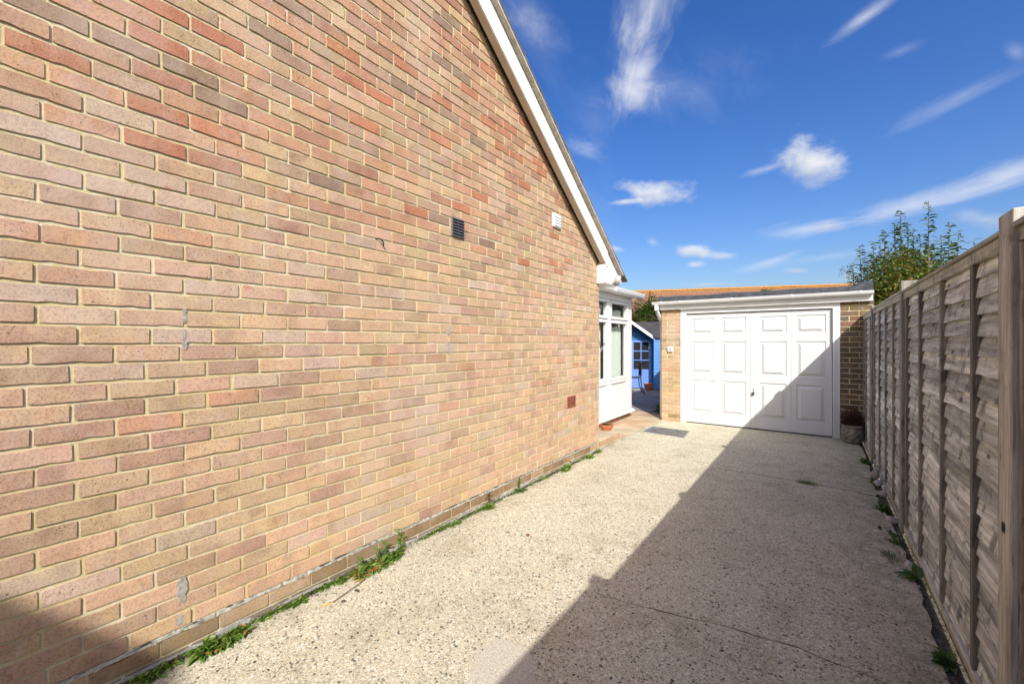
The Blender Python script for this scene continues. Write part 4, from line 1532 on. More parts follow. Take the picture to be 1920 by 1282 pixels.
mb.leaf(g0 + Vector((0, 0.0, 0.04)), (0.05, -0.02, 1), 0.105, 0.036, 0.1, 6, 0.2, 0.2, 0.1)
part('leaf', mb, 'leaf', t, label='upright leaf')
t, g0 = weed(1058, 880, 'weed clump with one yellow flower near the wall end', 0.06, 11, 0.07, 0.022, False, X=0.03)
fy = on_wall(1067, 862)
part('stalk', MB().tube([(0.02, fy.y, 0.0), (0.022, fy.y, fy.z)], 0.002, 5), 'twig', t)
part('flower', MB().lathe([(0.004, -0.008), (0.016, 0.0), (0.012, 0.006), (0.003, 0.008)], (0.022, fy.y, fy.z), 10), 'petal_yellow', t)
weed(1104, 858, 'small green weed at the last metre of wall', 0.06, 8, 0.06, 0.022, False, X=0.03)
weed(1121, 848, 'tiny upright weed at the wall corner', 0.025, 4, 0.06, 0.02, False, X=0.025)

# moss and dirt in the angle between wall and concrete
mb = MB()
for k in range(8000):
    y = random.uniform(0.2, 5.1)
    if math.sin(y * 5.3) + math.sin(y * 11.7 + 1) + random.gauss(0, 0.8) < -0.6:
        continue
    x = abs(random.gauss(0, 0.016)) + 0.004
    b = (x, y, random.uniform(0, 0.004))
    mb.leaf(b, (random.uniform(-1, 1), random.uniform(-1, 1), random.uniform(0, .8)), random.uniform(.007, .024), random.uniform(.004, .011), 0.5, 2)
solo('moss_line', mb, 'debris', kind='stuff', label='moss and dirt along the wall foot')

mb = MB()
for k in range(100):
    y = random.choice((0.5, 0.95, 1.25, 2.3, 2.75, 3.6, 4.5)) + random.gauss(0, 0.13)
    for q_ in range(random.randint(1, 3)):
        rosette(mb, (random.uniform(0.006, 0.03), y + random.gauss(0, 0.02), 0.0), random.randint(4, 7), random.uniform(.015, .045), random.uniform(.006, .014), 'weed', (0.2, 1.2), 0.0, 0.7)
solo('wall_foot_sprigs', mb, 'leaf', kind='stuff', label='tiny green sprigs and moss along the wall foot')

# ------------------------------------------------------------------ things lying on the drive


def fallen_leaf(px, py, L, w, a, mat, label, z=0.003):
    g0 = on_ground(px, py)
    mb = MB()
    mb.leaf(g0 + Vector((0, 0, z)), (math.cos(a), math.sin(a), 0.1), L, w, 0.35, 6, 0.25, 0.1)
    o = solo('fallen_leaf', mb, mat, label, 'leaf', None, 'fallen leaves on the concrete', tuple(g0))
    md = o.modifiers.new('solid', 'SOLIDIFY')
    md.thickness = 0.0008
    return o


fallen_leaf(990, 1006, 0.05, 0.026, 2.2, 'dry_leaf', 'brown dead leaf lying in the sunny middle of the drive')
fallen_leaf(948, 998, 0.025, 0.010, 0.4, 'twig', 'small dark leaf scrap left of the brown leaf')
fallen_leaf(1212, 1105, 0.022, 0.012, 1.0, 'dry_leaf', 'little curled leaf on the crack at the shadow edge', 0.006)
fallen_leaf(665, 1107, 0.04, 0.02, 0.2, 'twig', 'dark withered leaf next to the yellow tipped twig')
fallen_leaf(640, 1130, 0.03, 0.02, 1.4, 'twig', 'flat dark leaf under the yellow tipped twig')
g0, g1 = on_ground(684, 1088), on_ground(624, 1130)
tw = thing('twig', 'thin curved dark twig with a yellow tip lying on the concrete', 'twig', tuple(g1))
part('stem', MB().tube([g0 + Vector((0, 0, 0.006)), g0.lerp(g1, 0.35) + Vector((0.006, 0.008, 0.012)), g0.lerp(g1, 0.7) + Vector((0.004, 0.004, 0.009)), g1 + Vector((0, 0, 0.004))], [0.0018, 0.0022, 0.0022, 0.003], 6), 'twig', tw)
g2 = on_ground(604, 1137)
part('tip', MB().tube([g1 + Vector((0, 0, 0.004)), g1.lerp(g2, 0.5) + Vector((0, 0, 0.005)), g2 + Vector((0, 0, 0.003))], [0.003, 0.006, 0.003], 6), 'yellow_tip', tw)
# loose dark chips
mb = MB()
for k in range(240):
    x, y = random.uniform(0.1, 2.65), random.uniform(0.6, 5.5)
    r = random.uniform(0.002, 0.0055)
    n = 5
    a0 = random.uniform(0, 6)
    base = [(x + r * math.cos(a0 + 6.283 * i / n) * random.uniform(.7, 1.2), y + r * math.sin(a0 + 6.283 * i / n) * random.uniform(.7, 1.2), -0.0005) for i in range(n)]
    mb.add(base + [(x, y, r * 0.7)], [(i, (i + 1) % n, n) for i in range(n)])
solo('loose_chips', mb, 'bitumen', kind='stuff', label='loose dark stone chips on the concrete')
# tuft of grass in the far joint
g0 = on_ground(1513, 906)
mb = MB()
for k in range(130):
    b = g0 + Vector((random.gauss(0, 0.045), random.gauss(0, 0.018), 0))
    a = random.uniform(0, 6.283)
    mb.cur = gcol('weed')
    mb.leaf(b, (math.cos(a) * .8, math.sin(a) * .5, random.uniform(.3, 1)), random.uniform(.03, .065), 0.005, 1.0, 3)
solo('grass_tuft', mb, 'leaf', 'small tuft of grass growing in the shaded concrete joint', 'grass', None, None, tuple(g0))

# terracotta pot at the house corner
p = on_ground(1137, 806, 0.115)
pot = thing('flower_pot', 'small terracotta bowl with a dry plant at the house corner', 'flower pot', tuple(p))
part('bowl', MB().lathe([(0.066, 0.0), (0.088, 0.045), (0.092, 0.05), (0.098, 0.052), (0.104, 0.085), (0.100, 0.088), (0.092, 0.086), (0.088, 0.07)], p, 28), 'terracotta', pot, smooth=False)
mb = MB()
for k in range(130):
    a = random.uniform(0, 6.283)
    r = random.uniform(0, 0.06)
    mb.cur = random.choice(((0.16, 0.13, 0.06), (0.10, 0.10, 0.04), (0.20, 0.16, 0.08)))
    mb.leaf(p + Vector((r * math.cos(a), r * math.sin(a), 0.072)), (math.cos(a), math.sin(a), random.uniform(.5, 2)), 0.04, 0.012, 0.5, 3)
part('plant', mb, 'leaf', pot)

# stone planter with dark heather
pc = Vector((2.700, 7.585, 0.0))
pl_ = thing('stone_planter', 'mossy stone planter with dark red plant between garage pier and fence', 'planter', tuple(pc))


def swirl(a, j, z):
    return 0.010 * math.sin(a * 9 + 5 * math.sin(z * 26)) * (1 if 0.03 < z < 0.215 else 0) + random.uniform(-0.0025, 0.0025)


prof = [(0.100, 0.0), (0.118, 0.018)] + [(0.125 + 0.012 * math.sin(i / 14 * math.pi), 0.03 + i * 0.0135) for i in range(15)] + [(0.140, 0.228), (0.142, 0.252), (0.128, 0.257), (0.118, 0.245), (0.110, 0.22)]
part('pot', MB().lathe(prof, pc, 72, 0.90, 1.05, swirl), 'stone_planter', pl_, smooth=True)
part('soil', MB().lathe([(0.11, 0.205), (0.09, 0.222), (0.02, 0.23)], pc, 20, 0.9, 1.05), 'soil', pl_)
mb = MB()
for k in range(1500):
    a = random.uniform(0, 6.283)
    r = 0.13 * math.sqrt(random.random())
    h = random.uniform(0.0, 0.25) * (1.2 - r / 0.2)
    mb.cur = gcol('heather')
    b = pc + Vector((r * math.cos(a) * 0.92, r * math.sin(a), 0.235 + h))
    mb.leaf(b, (math.cos(a), math.sin(a), random.uniform(-.2, 1.2)), random.uniform(.02, .045), .011, .5, 2)
part('plant', mb, 'leaf', pl_)

# ------------------------------------------------------------------ fence
FX = 2.832                          # plane of the batten faces
fence = thing('fence', 'weathered waney lap timber fence along the right of the drive', 'fence', (FX, 4.0, 0))
PANELS = [(-3.55, -1.703, 1.875), (-1.617, 0.187, 1.865), (0.273, 2.03, 1.785), (2.14, 4.222, 1.785), (4.308, 6.407, 1.795), (6.493, 7.755, 1.785)]
POSTS = [(-1.66, 1.93), (0.23, 1.90), (2.085, 1.835), (4.265, 1.862), (6.45, 1.83)]
Z_BOT = 0.022


def board(y0, y1, zb, h, seed):
    rr = random.Random(seed)
    n = 26
    vs_, fs_ = [], []
    ph = [rr.uniform(0, 6.28) for _ in range(3)]
    tilt = rr.uniform(0.021, 0.027)
    for i in range(n + 1):
        t = i / n
        y = y0 + (y1 - y0) * t
        wv = 0.005 * math.sin(1.6 * t * 6.28 + ph[0]) + 0.003 * math.sin(5.1 * t * 6.28 + ph[1]) + rr.uniform(-0.0012, 0.0012)
        cup = 0.003 * math.sin(3.1 * t * 6.28 + ph[2])
        xb = FX + 0.010 + cup           # lower edge stands forward over the board below
        xt = xb + tilt
        xm = (xb + xt) / 2 - 0.004
        zl, zt = zb + wv, zb + h
        vs_ += [(xb, y, zl), (xm, y, (zl + zt) / 2), (xt, y, zt), (xt + 0.008, y, zt), (xb + 0.015, y, zl)]
    for i in range(n):
        a, b = i * 5, (i + 1) * 5
        for k in range(5):
            k2 = (k + 1) % 5
            fs_.append((a + k, a + k2, b + k2, b + k))
    mb = MB()
    mb.add(vs_, fs_)
    return mb


bi = 0
for (y0, y1, top) in PANELS:
    zz_ = top - 0.03
    nb = 21
    pitch = (zz_ - (Z_BOT + 0.03)) / nb
    for k in range(nb):
        bi += 1
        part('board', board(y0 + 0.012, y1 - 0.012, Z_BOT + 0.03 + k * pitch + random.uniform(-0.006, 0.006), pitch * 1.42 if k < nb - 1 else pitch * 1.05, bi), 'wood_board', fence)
    # frame: top rail, bottom rail, cap
    part('top_rail', MB().box(FX - 0.004, FX + 0.018, y0 + 0.002, y1 - 0.002, top - 0.058, top - 0.012), 'wood_rail', fence, bevel=0.002)
    part('capping', MB().box(FX - 0.014, FX + 0.055, y0 + 0.001, y1 - 0.001, top - 0.011, top + 0.006), 'wood_rail', fence, bevel=0.002)
    part('bottom_rail', MB().box(FX - 0.004, FX + 0.018, y0 + 0.002, y1 - 0.002, Z_BOT - 0.005, Z_BOT + 0.040), 'wood_rail', fence, bevel=0.002)
    ys = [y0 + 0.022] + [y0 + 0.022 + (y1 - y0 - 0.044) * t for t in (0.25, 0.5, 0.75)] + [y1 - 0.022]
    if (y0, y1) == (2.14, 4.222):
        ys = [2.187, 2.53, 3.08, 3.66, 4.163]
    if y1 - y0 < 1.5:
        ys = ys[:2] + ys[3:]
    for yb in ys:
        w = random.uniform(0.017, 0.020)
        lx = random.uniform(-0.004, 0.004)
        part('batten', MB().hexa([(FX - 0.002, yb - w, Z_BOT + 0.042), (FX - 0.002, yb + w, Z_BOT + 0.042), (FX + 0.022, yb + w, Z_BOT + 0.042), (FX + 0.022, yb - w, Z_BOT + 0.042),
                                  (FX - 0.002, yb - w + lx, top - 0.060), (FX - 0.002, yb + w + lx, top - 0.060), (FX + 0.022, yb + w + lx, top - 0.060), (FX + 0.022, yb - w + lx, top - 0.060)]), 'wood_batten', fence, bevel=0.0025)
for (yp, top) in POSTS:
    n = 14
    mb = MB()
    vs_, fs_ = [], []
    w, dp = (0.060, 0.095) if abs(yp - 2.085) < 0.01 else (0.046, 0.09)
    for i in range(n + 1):
        z = -0.05 + (top + 0.05) * i / n
        J = lambda: random.uniform(-0.002, 0.002)
        lean = 0.010 * (z / top) if abs(yp - 2.085) < 0.01 else 0
        vs_ += [(FX - 0.018 + J(), yp - w + J() - lean, z), (FX - 0.018 + J(), yp + w + J() - lean, z), (FX - 0.018 + dp, yp + w - lean, z), (FX - 0.018 + dp, yp - w - lean, z)]
    for i in range(n):
        for k in range(4):
            a, b = i * 4 + k, i * 4 + (k + 1) % 4
            fs_.append((a, b, b + 4, a + 4))
    fs_.append((n * 4, n * 4 + 1, n * 4 + 2, n * 4 + 3))
    mb.add(vs_, fs_)
    part('post', mb, 'wood_post', fence, bevel=0.004)

kx, ky, kz = FX - 0.0215, 2.075, 0.80
part('knot', MB().lathe([(0.004, -0.001), (0.020, 0.0), (0.013, 0.0016)], (0, 0, 0), 16, 0.55, 1.0), 'interior_dark', fence, local=True)
kn_ = bpy.data.objects['knot']
kn_.location = (kx - FX, ky - 4.0, kz)
kn_.rotation_euler = (R(90), 0, R(-90))

# pebbles and weeds along the fence foot
SG = 'stones lying along the foot of the fence'
STN = [(1641, 893, 0.050, (0.9, 0.9, 1.4), 'upright grey stone furthest along the fence foot', 'pebble'),
       (1649, 907, 0.045, (1, 1.2, .8), 'pale rounded stone second from the garage end', 'roller_stone'),
       (1658, 926, 0.042, (1, 1.2, .8), 'cream pebble at the middle of the fence foot', 'pebble'),
       (1675, 976, 0.045, (1.0, 1.2, .8), 'large tan pebble among weeds by the second post', 'pebble'),
       (1706, 1060, 0.028, (0.9, 1, 1.2), 'grey white stone beside the dock leaves', 'roller_stone'),
       (1723, 1096, 0.010, (1, 1, .8), 'tiny white pebble under the dock leaves', 'roller_stone')]
for px, py, r, sc_, lb, mt in STN:
    g0 = on_ground(px, py)
    g0.x = min(g0.x, FX - 0.03)
    bm = bmesh.new()
    bmesh.ops.create_icosphere(bm, subdivisions=3, radius=r)
    for v in bm.verts:
        n = v.co.normalized()
        k = 1 + 0.10 * math.sin(n.x * 4 + px) + 0.08 * math.sin(n.y * 5 + 1.3 * px) + 0.06 * math.sin(n.z * 6)
        v.co = Vector((v.co.x * sc_[0], v.co.y * sc_[1], v.co.z * sc_[2])) * k
    me = bpy.data.meshes.new('stone')
    bm.to_mesh(me)
    bm.free()
    for q_ in me.polygons:
        q_.use_smooth = True
    me.materials.append(M[mt])
    o = link('stone', me, None, (g0.x, g0.y, r * sc_[2] * 0.25 - 0.012))
    o['label'], o['category'], o['group'] = lb, 'stone', SG

FG = 'weeds growing along the foot of the fence'


def fweed(px, py, label, spread, count, L, Wd, along=1.5):
    g0 = on_ground(px, py)
    g0.x = min(g0.x, FX - 0.02)
    t = thing('weed', label, 'weed', tuple(g0), 0, FG)
    mb = MB()
    for i in range(count):
        b = g0 + Vector((random.uniform(-spread, 0.0), random.uniform(-spread, spread) * along, -0.01))
        rosette(mb, b, random.randint(6, 10), L, Wd, 'shade', (0.1, 1.2), math.pi, 0.8)
    part('foliage', mb, 'leaf', t)
    return t, g0


fweed(1628, 868, 'bright green weed beside the stone planter', 0.05, 14, 0.07, 0.02)
fweed(1648, 905, 'dark creeping weed behind the grey stones', 0.05, 6, 0.05, 0.016)
fweed(1667, 955, 'dark green weed above the tan pebble', 0.06, 10, 0.06, 0.018)
t, g0 = fweed(1690, 1012, 'spreading weed with small white flowers at the second post', 0.10, 18, 0.05, 0.012)
mb = MB()
for k in range(16):
    b = g0 + Vector((random.uniform(-0.16, 0.0), random.uniform(-.1, .12), random.uniform(.02, .05)))
    mb.lathe([(0.002, 0), (0.006, 0.002), (0.001, 0.004)], b, 6)
part('flower', mb, 'petal_white', t)
fweed(1694, 1045, 'thin feathery weed reaching onto the concrete', 0.09, 10, 0.05, 0.008)
g0 = on_ground(1722, 1085)
g0.x = min(g0.x, FX - 0.03)
t = thing('weed', 'dock plant with long broad leaves at the fence foot', 'weed', tuple(g0), 0, FG)
for (a, e, L, w, bd) in ((3.0, 0.25, 0.13, 0.045, 0.7), (2.6, 0.5, 0.10, 0.04, 0.6), (3.6, 0.35, 0.12, 0.04, 0.7), (1.7, 1.2, 0.10, 0.05, 0.4), (1.2, 0.9, 0.10, 0.045, 0.6), (4.1, 0.3, 0.09, 0.035, 0.7), (2.2, 0.25, 0.10, 0.04, 0.7)):
    mb = MB()
    mb.cur = gcol('shade')
    mb.leaf(g0 + Vector((0, 0, 0.0)), (math.cos(a), math.sin(a), e), L, w, bd, 6, 0.15, 0, 0.05)
    part('leaf', mb, 'leaf', t)
fweed(1790, 1245, 'low weed with pointed leaves at the near end of the soil strip', 0.03, 4, 0.07, 0.028)
# leaf litter in the soil strip
mb = MB()
for k in range(1100):
    y = random.uniform(1.3, 7.5)
    b = (random.uniform(2.73, 2.84), y, -0.02 + random.uniform(0, 0.012))
    mb.leaf(b, (random.uniform(-1, 1), random.uniform(-1, 1), random.uniform(-.1, .5)), random.uniform(.012, .035), random.uniform(.006, .015), 0.6, 2)
solo('leaf_litter', mb, 'debris', kind='stuff', label='leaf litter in the soil strip below the fence')

# ------------------------------------------------------------------ shrub behind the fence
shb = Vector((3.75, 9.5, 0))
sh_ = thing('shrub', 'tall shrub with upright leafy shoots behind the fence', 'shrub', tuple(shb))
stems, fol = MB(), MB()
SHOOTS = [(1688, 394, 0), (1741, 376, -.1), (1658, 431, .1), (1780, 417, 0), (1797, 432, -.5), (1612, 460, .5), (1637, 452, .2), (1677, 418, 0), (1702, 416, .2), (1712, 428, -.1),
          (1598, 492, .6), (1650, 445, .3), (1725, 440, 0), (1765, 440, 0), (1752, 455, -.2), (1693, 450, .2), (1625, 480, .2), (1770, 470, 0), (1790, 470, -.3), (1666, 462, 0), (1735, 462, .3), (1640, 480, .1), (1710, 470, 0)]
for (px, py, dd) in SHOOTS:
    dep = 7.1 + dd + random.uniform(-.35, .35)
    tip = at_depth(px, py, dep)
    b = Vector((shb.x + (tip.x - shb.x) * 0.25, shb.y + (tip.y - shb.y) * 0.25, 0.6))
    midp = Vector((tip.x * 0.93 + b.x * 0.07, tip.y * 0.93 + b.y * 0.07, b.z + (tip.z - b.z) * 0.55))
    stems.tube([b, midp, tip], [0.018, 0.010, 0.003], 6)
    L = (tip - midp).length
    n = int(L / 0.021)
    for k in range(n):
        t_ = k / n
        p_ = midp.lerp(tip, t_)
        a = 0.63 + (math.pi if k % 2 else 0.0) + random.gauss(0, .75)
        fol.cur = gcol('shoot' if t_ > 0.45 else 'prunus')
        s_ = (1.0 - 0.45 * t_ ** 3) * random.uniform(0.75, 1.1)
        fol.leaf(p_, (math.cos(a), math.sin(a), 0.60 - 0.3 * random.random()), 0.165 * s_, 0.056 * s_, 1.1, 5, 0.12, random.uniform(-0.9, 0.9))
for k in range(11000):
    # body of the bush below the shoot tips
    px = random.triangular(1596, 1806, 1700)
    edge = abs(px - 1700) / 110.0
    top = 484 + 62 * edge ** 2 + random.uniform(-25, 40)
    py = random.uniform(top, 665)
    dep = 7.1 + random.gauss(0, 0.40)
    p_ = at_depth(px, py, dep)
    if p_.x < 3.0 and p_.z < 2.25:
        continue
    if p_.x < 2.95 and p_.y < 7.9:
        continue
    a = random.uniform(0, 6.283)
    fol.cur = gcol('prunus')
    fol.leaf(p_, (math.cos(a), math.sin(a), random.uniform(-.3, .8)), random.uniform(.06, .115), random.uniform(.028, .045), 0.9, 3, 0.25)
for k in range(26):
    # spreading side branch over the garage roof
    t_ = k / 26
    p_ = at_depth(1640 - 62 * t_, 545 - 38 * t_ + 6 * math.sin(k), 7.5)
    for q_ in range(7):
        a = random.uniform(0, 6.283)
        fol.cur = gcol('prunus')
        fol.leaf(p_ + Vector((random.gauss(0, .05), random.gauss(0, .07), random.gauss(0, .04))), (math.cos(a), math.sin(a), random.uniform(-.3, .6)), .055, .024, 0.8, 3)
stems.tube([at_depth(1660, 580, 7.3), at_depth(1640, 548, 7.5), at_depth(1580, 505, 7.5)], [0.012, 0.008, 0.003], 6)
for k in range(14):
    a = random.uniform(0, 6.283)
    q_ = at_depth(random.uniform(1640, 1770), random.uniform(480, 560), 7.1 + random.uniform(-.4, .4))
    stems.tube([shb + Vector((0, 0, 0.05)), shb.lerp(q_, 0.5) + Vector((0, 0, 0.3)), q_], [0.03, 0.018, 0.006], 6)
part('stem', stems, 'bark', sh_)
part('foliage', fol, 'leaf', sh_)
# lone sprig beyond the fence to the right
tip = at_depth(1826, 450, 6.0)
sp = thing('sprig', 'single leafy sprig just showing above the fence top', 'shrub', (tip.x, tip.y, 0))
mb = MB()
mb.cur = (0.10, 0.08, 0.05)
mb.tube([(tip.x, tip.y, 0), (tip.x + .02, tip.y, 1.4), tip], [0.008, 0.005, 0.002], 5)
for k in range(40):
    a = k * 2.4
    mb.cur = gcol('shoot')
    mb.leaf(tip - Vector((0, 0, 0.035 * k)), (math.cos(a), math.sin(a), .35), 0.10, 0.028, 0.9, 4)
part('foliage', mb, 'leaf', sp)

# small plant rooted on the garage roof edge
gr0 = Vector((1.62, 7.95, 2.185))
t = thing('roof_weed', 'small yellow green weed growing on the garage roof edge', 'weed', tuple(gr0))
mb = MB()
for k in range(90):
    b = gr0 + Vector((random.gauss(0, .06), random.gauss(0, .05), 0))
    a = random.uniform(0, 6.283)
    mb.cur = random.choice(((0.16, 0.18, 0.03), (0.22, 0.19, 0.04), (0.09, 0.13, 0.03)))
    mb.leaf(b + Vector((0, 0, random.uniform(0, .06))), (math.cos(a), math.sin(a), random.uniform(.4, 1.8)), random.uniform(.03, .07), .016, .6, 3)
part('foliage', mb, 'leaf', t)
# plant by the garage side
g0 = on_ground(1236, 776)
mb = MB()
for k in range(120):
    b = Vector((g0.x - 0.03 + random.gauss(0, .03), g0.y + 0.1 + random.gauss(0, .06), random.uniform(0, .16)))
    a = random.uniform(0, 6.283)
    mb.cur = gcol('shade')
    mb.leaf(b, (math.cos(a), math.sin(a), random.uniform(.2, 1.5)), .06, .018, .7, 3)
solo('plant', mb, 'leaf', 'small green plant at the foot of the garage side wall', 'plant', None, None, (g0.x, g0.y, 0))

# ------------------------------------------------------------------ summerhouse
S0 = on_ground(1223, 728.5)
srz = R(24)
su = thing('summerhouse', 'blue painted wooden summerhouse with glazed door and dark felt roof', 'summerhouse', tuple(S0), srz)
# local: x along the front (door to the left of x=0), y away from the camera
XL, XR, DEP = -1.35, 0.0, 1.6
EZ, AZ = 1.52, 2.02
XA = (XL + XR) / 2 + 0.0
mb = MB()
mb.prism([(XL, 0.03, 0.0), (XR, 0.03, 0.0), (XR, 0.03, EZ), (XA, 0.03, AZ - 0.02), (XL, 0.03, EZ)], (0, 0.03, 0))
mb.box(XL, XL + 0.03, 0.061, DEP, 0, EZ)
mb.box(XL, XR, DEP, DEP + 0.03, 0, EZ)
part('wall', mb, 'blue_shade', su, local=True)
ww = MB()
for k in range(15):
    z = 0.02 + k * 0.1
    # left return of the projecting bay, and its front
    ww.hexa([(0.0, -0.42, z), (0.012, -0.42, z), (0.012, 0.028, z), (0.0, 0.028, z), (0.010, -0.42, z + 0.097), (0.02, -0.42, z + 0.097), (0.02, 0.028, z + 0.097), (0.010, 0.028, z + 0.097)])
part('shiplap_return', ww, 'blue_shade', su, local=True)
for k in range(15):
    z = 0.02 + k * 0.1
    part('shiplap_board', MB().hexa([(-0.004, -0.438, z), (0.95, -0.438, z), (0.95, -0.421, z), (-0.004, -0.421, z),
                                     (-0.004, -0.430, z + 0.096), (0.95, -0.430, z + 0.096), (0.95, -0.421, z + 0.096), (-0.004, -0.421, z + 0.096)]), 'blue_wall', su, local=True)
part('bay_wall', MB().box(0.93, 0.95, -0.42, DEP, 0, EZ - 0.02).box(0.021, 0.93, DEP, DEP + 0.02, 0, EZ - 0.02), 'blue_wall', su, local=True)
dr = part('door', MB().box(-0.62, -0.545, -0.005, 0.028, 0.02, 1.46).box(-0.105, -0.02, -0.005, 0.028, 0.02, 1.46).box(-0.545, -0.105, -0.005, 0.028, 1.40, 1.46).box(-0.545, -0.105, -0.005, 0.028, 0.02, 0.10)
          .box(-0.545, -0.105, -0.005, 0.028, 0.50, 0.58), 'blue_paint', su, local=True)
for k in range(6):
    x0 = -0.545 + k * 0.0733
    part('door_board', MB().box(x0 + .002, x0 + 0.0713, 0.003, 0.020, 0.10, 0.50), 'blue_paint', dr, local=True)
gb = MB().box(-0.338, -0.314, -0.002, 0.02, 0.58, 1.40)
for z in (0.845, 1.12):
    gb.box(-0.545, -0.3385, -0.002, 0.02, z, z + 0.026).box(-0.3135, -0.105, -0.002, 0.02, z, z + 0.026)
part('glazing_bar', gb, 'blue_paint', dr, local=True)
for (x0, x1) in ((-0.543, -0.34), (-0.312, -0.107)):
    for (z0, z1) in ((0.582, 0.843), (0.873, 1.118), (1.148, 1.398)):
        part('pane', MB().box(x0, x1, 0.010, 0.014, z0, z1), 'glass', dr, local=True)
part('dark_interior', MB().box(-0.60, -0.05, 0.0255, 0.0285, 0.55, 1.42), 'interior_dark', su, local=True)
part('door_knob', MB().tube([(-0.06, -0.006, 0.95), (-0.06, -0.03, 0.95)], 0.012, 8), 'black_metal', dr, local=True)
dl = part('door', MB().box(XL + 0.03, -0.63, -0.003, 0.028, 0.02, 1.46), 'blue_paint', su, local=True)
# roof: ridge runs away from the camera at XA; right slope carries on over the bay
sl_ = (AZ - EZ) / (XR - XA)
rf = MB()
FY = -0.32


def rp(x):
    return AZ + 0.03 - abs(x - XA) * sl_


xe = 0.10
rf.hexa([(XA, FY, rp(XA)), (xe, FY, rp(xe)), (xe, DEP + 0.15, rp(xe)), (XA, DEP + 0.15, rp(XA)), (XA, FY, rp(XA) + .03), (xe, FY, rp(xe) + .03), (xe, DEP + .15, rp(xe) + .03), (XA, DEP + .15, rp(XA) + .03)])
xl = XL - 0.10
rf.hexa([(xl, FY, rp(xl)), (XA, FY, rp(XA)), (XA, DEP + .15, rp(XA)), (xl, DEP + .15, rp(xl)), (xl, FY, rp(xl) + .03), (XA, FY, rp(XA) + .03), (XA, DEP + .15, rp(XA) + .03), (xl, DEP + .15, rp(xl) + .03)])
part('roof', rf, 'felt_shed', su, local=True)
yk = 0.95
part('bay_roof', MB().prism([(0.05, -0.50, EZ), (1.25, -0.50, EZ), (1.25, yk, AZ + 0.02), (XA, yk, AZ + 0.02)], (0, 0, 0.022)), 'felt_shed', su, local=True)
bb = MB()
for (xa, xb) in ((XA, xe), (xl, XA)):
    bb.hexa([(xa, FY - .018, rp(xa) - .06), (xb, FY - .018, rp(xb) - .06), (xb, FY - .001, rp(xb) - .06), (xa, FY - .001, rp(xa) - .06),
             (xa, FY - .018, rp(xa) + .035), (xb, FY - .018, rp(xb) + .035), (xb, FY - .001, rp(xb) + .035), (xa, FY - .001, rp(xa) + .035)])
part('barge_board', bb, 'white_paint_wood', su, local=True)

# pot by the summerhouse
pp_ = on_ground(1221, 729.5) + Vector((0.02, -0.30, 0))
p2 = thing('flower_pot', 'round terracotta pot standing by the blue summerhouse door', 'flower pot', tuple(pp_))
part('bowl', MB().lathe([(0.085, 0.0), (0.105, 0.04), (0.125, 0.11), (0.130, 0.165), (0.136, 0.168), (0.136, 0.20), (0.122, 0.20), (0.115, 0.17)], pp_, 26), 'terracotta', p2, smooth=True)
part('soil', MB().lathe([(0.118, 0.165), (0.02, 0.172)], pp_, 18), 'soil', p2)

# cast metal garden chair
ch0 = on_ground(1194, 738) + Vector((-0.13, 0.02, 0))
ch = thing('garden_chair', 'dark cast metal garden chair with lattice back by the summerhouse', 'chair', tuple(ch0), R(118))
# local: +y is the way the sitter faces, back at y = -0.2
for sx in (-0.19, 0.19):
    part('leg', MB().tube([(sx, 0.19, 0.44), (sx, 0.20, 0.22), (sx * 1.1, 0.25, 0.0)], [0.014, 0.012, 0.014], 8), 'black_metal', ch, local=True)
    part('leg', MB().tube([(sx, -0.19, 0.44), (sx, -0.21, 0.22), (sx * 1.1, -0.30, 0.0)], [0.014, 0.012, 0.014], 8), 'black_metal', ch, local=True)
part('seat', MB().lathe([(0.20, 0.43), (0.225, 0.437), (0.225, 0.452), (0.20, 0.455)], (0, 0, 0), 24), 'black_metal', ch, local=True)
bk = []
for i in range(17):
    a = math.pi * i / 16
    bk.append((0.20 * math.cos(a), -0.20 - 0.06 * (0.45 * math.sin(a)), 0.46 + 0.44 * math.sin(a) ** 0.6))
part('back_frame', MB().tube(bk, 0.012, 8), 'black_metal', ch, local=True, smooth=True)
lt = MB()
for k in range(-4, 5):
    for sg in (-1, 1):
        x0, z0 = k * 0.07, 0.48
        x1, z1 = k * 0.07 + sg * 0.22, 0.84
        P0, P1 = None, None
        for t_ in [i / 20 for i in range(21)]:
            x, z = x0 + (x1 - x0) * t_, z0 + (z1 - z0) * t_
            if abs(x) < 0.19 and z < 0.46 + 0.43 * (max(0.0, 1 - (x / 0.2) ** 2)) ** 0.3:
                if P0 is None:
                    P0 = (x, -0.205 - 0.03 * (z - .46) / .4, z)
                P1 = (x, -0.205 - 0.03 * (z - .46) / .4, z)
        if P0 and P1 and P0 != P1:
            lt.tube([P0, P1], 0.006, 5)
part('lattice_back', lt, 'black_metal', ch, local=True)

